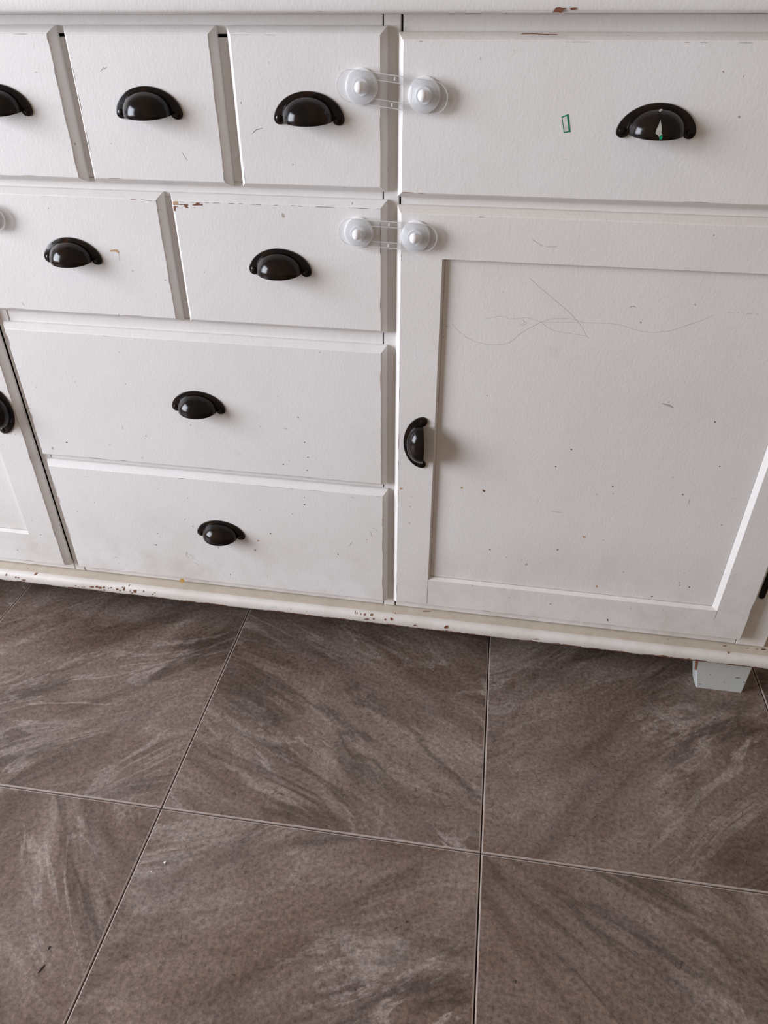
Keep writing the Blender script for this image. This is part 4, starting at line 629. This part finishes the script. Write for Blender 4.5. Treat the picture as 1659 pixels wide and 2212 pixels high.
for k, (x0, x1, z0, z1) in EDGE.items():
    mb = chips.setdefault((k, 'chip'), MB())
    for side_ in ('r', 'r', 't', 'b', 'l'):
        L_e = (z1 - z0) if side_ in 'rl' else (x1 - x0)
        q = 0.0
        while q < L_e:
            q += random.expovariate(1/0.035); ln = random.uniform(0.004, 0.030)
            if q + ln > L_e: break
            if random.random() < (0.75 if side_ == 'r' else 0.35):
                w0 = random.uniform(0.00012, 0.00032); n = 5; vs = []
                for i in range(n):
                    t = q + ln*i/(n-1); wv = w0*(0.3 if i in (0, n-1) else random.uniform(0.6, 1.3))
                    for s_ in (-1, 1):
                        if side_ in 'rl':
                            xe = x1 if side_ == 'r' else x0
                            vs.append((xe - (0.0003 if side_ == 'r' else -0.0003) + s_*wv, -0.00018 + 0.0, z0 + t))
                        else: vs.append((x0 + t, -0.00018, (z1 - 0.0003 if side_ == 't' else z0 + 0.0003) + s_*wv))
                mb.add(vs, [(2*i, 2*i+2, 2*i+3, 2*i+1) for i in range(n-1)], MARK[random.choice(['grey', 'grey', 'grey', 'dark', 'brown'])])
            q += ln
mould_o = bpy.data.objects['base_moulding']; top_o = bpy.data.objects['countertop']
for (par, scr), mb in chips.items():
    P_ = {'mould': mould_o, 'top': top_o, 'foot': ft}.get(par) or PARTS[par]
    if par == 'D10p': P_ = PARTS['D10']
    o = mb.build('pencil_scribble' if scr == 'scribble' else 'paint_chips', P_)
    o['kind'] = 'stuff'
    if scr == 'scribble': o['label'] = 'faint pencil scribble'
CH_FOOT.build('paint_chips', ft)
# small green bordered sticker on the wide right drawer
b = MB()
o4 = [(0.0432, 0.8487), (0.0501, 0.8515), (0.0546, 0.8343), (0.0478, 0.8332)]
i4 = [(0.0440, 0.8478), (0.0487, 0.8497), (0.0527, 0.8351), (0.0484, 0.8343)]
b.add([(x, -0.0003, z) for x, z in o4] + [(x, -0.0003, z) for x, z in i4], [(j, (j+1) % 4, (j+1) % 4+4, j+4) for j in range(4)], GREEN)
b.add([(x, -0.0002, z) for x, z in i4], [(0, 1, 2, 3)], STICK)
o = b.build('sticker', PARTS['D4']); o['label'] = 'small slanted sticker with a green border'

# ------------------------------------------------------------------ child safety locks
def lathe(mb, c, prof, m, n=40, tilt=None):
    """prof: (radius, y) pairs about an axis along Y through c = (x, z)"""
    vs = []; fs = []
    for r, y in prof:
        for q in range(n): t = 2*math.pi*q/n; vs.append((c[0] + r*math.cos(t), y, c[1] + r*math.sin(t)))
    for k in range(len(prof)-1):
        for q in range(n): fs.append((k*n+q, k*n+(q+1) % n, (k+1)*n+(q+1) % n, (k+1)*n+q))
    fs.append(tuple(range(n))); fs.append(tuple(reversed([(len(prof)-1)*n + q for q in range(n)])))
    mb.add(vs, fs, m)
def tube(mb, pts, r, m, closed=False, n=6):
    vs = []; fs = []; N = len(pts)
    for i, p in enumerate(pts):
        a = Vector(pts[(i-1) % N] if closed or i else pts[i]); c = Vector(pts[(i+1) % N] if closed or i < N-1 else pts[i])
        t = (c-a).normalized(); u = t.cross(Vector((0, 1, 0.01))).normalized(); w_ = t.cross(u)
        for q in range(n): th = 2*math.pi*q/n; vs.append(Vector(p) + u*r*math.cos(th) + w_*r*math.sin(th))
    for i in range(N if closed else N-1):
        j = (i+1) % N
        for q in range(n): fs.append((i*n+q, i*n+(q+1) % n, j*n+(q+1) % n, j*n+q))
    mb.add(vs, fs, m)
def lock(c1, c2, e1, e2, hh, label, slot):
    """c1, c2 pad centres on the fronts; e1, e2 end centres of the strap loop"""
    root = empty('cabinet_lock', ((c1[0]+c2[0])/2, 0, (c1[1]+c2[1])/2), label, 'child lock', 'clear plastic child locks across the drawer fronts')
    for c in (c1, c2):
        mb = MB(); lathe(mb, c, [(0.0176, -0.0001), (0.0178, -0.0008), (0.0178, -0.0022), (0.0172, -0.0028), (0.0090, -0.0030), (0.0085, -0.0085)], WHITEP)
        o = mb.build('adhesive_pad', root); recalc(o); autosmooth(o)
        mb = MB(); lathe(mb, c, [(0.0100, -0.0086), (0.0165, -0.0088), (0.0172, -0.0095), (0.0172, -0.0102), (0.0160, -0.0112), (0.0120, -0.0122), (0.0095, -0.0124), (0.0092, -0.0136), (0.0084, -0.0138), (0.0080, -0.0128)], FROST)
        o = mb.build('cap', root); recalc(o); autosmooth(o)
        mb = MB(); lathe(mb, c, [(0.0062, -0.0128), (0.0060, -0.0145), (0.0056, -0.0165), (0.0046, -0.0188), (0.0030, -0.0202), (0.0012, -0.0208)], WHITEP, 28)
        o = mb.build('knob', root); recalc(o); autosmooth(o, 60)
    mb = MB()
    d = Vector((e2[0]-e1[0], e2[1]-e1[1])); Ls = d.length; d.normalize(); nrm = Vector((-d.y, d.x))
    def stad(r, s0, s1, rc, n=16):
        pts = []
        # rounded slot from s0 to s1 along the axis with half height r, end radius rc
        for (s_, sg) in ((s1, 1), (s0, -1)):
            for half in (0, 1):
                for i in range(n//2+1):
                    a = (math.pi/2)*(i/(n//2)) + (0 if half == (0) else math.pi/2) - math.pi/2
                    if sg < 0: a += math.pi
                    cs, sn = math.cos(a), math.sin(a)
                    off_t = (r - rc)*(1 if sn > 0 or (abs(sn) < 1e-9 and half) else -1)
                    x = (s_ - sg*rc) + rc*cs; t = off_t + rc*sn
                    pts.append((e1[0] + d.x*x + nrm.x*t, e1[1] + d.y*x + nrm.y*t))
        return pts
    O_ = stad(hh, -hh, Ls + hh, hh); I_ = stad(hh*0.58, slot[0], slot[1], 0.0025)
    N = len(O_)
    yf, yb = -0.0078, -0.0062
    vs = [(x, yf, z) for x, z in O_] + [(x, yf, z) for x, z in I_] + [(x, yb, z) for x, z in O_] + [(x, yb, z) for x, z in I_]
    fs = []
    for i in range(N):
        j = (i+1) % N
        fs += [(i, j, N+j, N+i), (2*N+i, 3*N+i, 3*N+j, 2*N+j), (i, 2*N+i, 2*N+j, j), (N+i, N+j, 3*N+j, 3*N+i)]
    mb.add(vs, fs, CLEAR)
    tube(mb, [(x, yf - 0.0002, z) for x, z in O_], 0.00055, RIM, True); tube(mb, [(x, yf - 0.0002, z) for x, z in I_], 0.0005, RIM, True)
    tube(mb, [(x, yb, z) for x, z in O_], 0.0004, RIM, True)
    mid = Ls*0.52
    for t0 in (hh*0.80, -hh*0.80):
        for k in (-0.0008, 0.0008):
            p = (e1[0] + d.x*(mid+k) + nrm.x*(t0-0.0016), e1[1] + d.y*(mid+k) + nrm.y*(t0-0.0016)); q = (e1[0] + d.x*(mid-k) + nrm.x*(t0+0.0016), e1[1] + d.y*(mid-k) + nrm.y*(t0+0.0016))
            tube(mb, [(p[0], yf-0.0004, p[1]), (q[0], yf-0.0004, q[1])], 0.00035, WHITEP)
    mb.build('strap', root)
    return root
lock((-0.1753, 0.8743), (-0.1058, 0.8673), (-0.1868, 0.8753), (-0.0954, 0.865), 0.0155, 'clear plastic child lock reaching onto the wide drawer with the green bordered sticker', (0.0255, 0.068))
lock((-0.1815, 0.7208), (-0.1115, 0.7193), (-0.1907, 0.7222), (-0.1005, 0.719), 0.0152, 'clear plastic child lock reaching onto the large door just below a similar lock', (0.0255, 0.062))
lock((-0.7640, 0.7240), (-0.6785, 0.7220), (-0.7740, 0.7240), (-0.6660, 0.7205), 0.0152, 'clear plastic child lock cut off by the left edge beside the second row drawer', (0.0255, 0.068))

# ------------------------------------------------------------------ floor litter: pits, crumbs, hairs
random.seed(11)
for (x, y, r, l) in ((-0.4738, -0.5521, 0.0026, 'dark angular crumb on the lower left tile, upper of two'), (-0.4699, -0.5751, 0.0030, 'thin dark sliver of dirt on the lower left tile'),
                  (-0.3178, -0.2289, 0.0014, 'tiny dark crumb on the middle tile near the sideboard'), (-0.0475, -0.4496, 0.0022, 'small dark crumb on the lower middle tile'),
                  (0.0887, -0.4957, 0.0020, 'small dark crumb on the lower right tile'), (-0.3780, -0.4269, 0.0028, 'pale curled crumb just right of the left tile joint'),
                  (-0.3910, -0.4420, 0.0014, 'tiny white crumb just below the pale curled crumb'), (-0.2671, -0.4206, 0.0012, 'tiny dark crumb on the lower middle tile near the joint crossing')):
    b = MB(); n = 7; pale = 'pale' in l[:5] or 'white' in l; lng = 2.2 if 'sliver' in l else 1.15
    ang = 1.2 if 'sliver' in l else random.uniform(0, 3)
    vs = []
    for (s_, z) in ((1.0, 0.0001), (0.8, r*0.35), (0.3, r*0.5)):
        for q in range(n):
            t = 2*math.pi*q/n; rr = r*s_*(0.8 + 0.35*math.sin(3*t + q)); px, py = rr*math.cos(t)*lng, rr*math.sin(t)*0.75/ (1.5 if lng > 2 else 1)
            vs.append((x + px*math.cos(ang) - py*math.sin(ang), y + px*math.sin(ang) + py*math.cos(ang), z))
    fs = [tuple(2*n + q for q in range(n))] + [(k*n+q, k*n+(q+1) % n, (k+1)*n+(q+1) % n, (k+1)*n+q) for k in range(2) for q in range(n)] + [tuple(reversed(range(n)))]
    b.add(vs, fs, MARK['cream'] if pale else MARK['dark'])
    o = b.build('crumb'); o['label'] = l; o['category'] = 'crumb'; recalc(o)
def hairs(name, n, m, label, boxes, lmax):
    b = MB()
    for _ in range(n):
        x0, x1, y0, y1 = random.choice(boxes)
        x, y = random.uniform(x0, x1), random.uniform(y0, y1)
        a = random.uniform(0, 2*math.pi); cv = random.uniform(-1.4, 1.4); L2 = random.uniform(0.003, lmax); pts = []
        for i in range(6): pts.append((x, y, 0.00035)); a += cv/6*1.2; x += math.cos(a)*L2/5; y += math.sin(a)*L2/5
        vs = []
        for i, p in enumerate(pts):
            q = pts[min(i+1, 5)]; r = pts[max(i-1, 0)]; dx, dy = q[0]-r[0], q[1]-r[1]; l = math.hypot(dx, dy) or 1; w_ = 0.00016*(0.3 if i in (0, 5) else 1)
            vs += [(p[0]-dy/l*w_, p[1]+dx/l*w_, p[2]), (p[0]+dy/l*w_, p[1]-dx/l*w_, p[2]), (p[0], p[1], p[2]+0.0002)]
        for i in range(5):
            for q in range(3): b.f.append(tuple(len(b.v) + k for k in (i*3+q, i*3+(q+1) % 3, i*3+3+(q+1) % 3, i*3+3+q))); b.m.append(b.mi(m))
        b.v += vs
    o = b.build(name); o['label'] = label; o['category'] = 'hair'; o['kind'] = 'stuff'
wide = (-0.8, 0.55, -0.62, 0.05)
HAIR = plain('dark_hair', (0.018, 0.013, 0.011), 0.5)
hairs('dark_hairs', 380, HAIR, 'short dark pet hairs scattered over the floor tiles', [wide, (-0.1, 0.45, -0.3, 0.0), (-0.45, -0.1, -0.35, 0.0)], 0.011)
hairs('pale_hairs', 60, MARK['grey'], 'short pale pet hairs scattered over the floor tiles', [wide], 0.008)
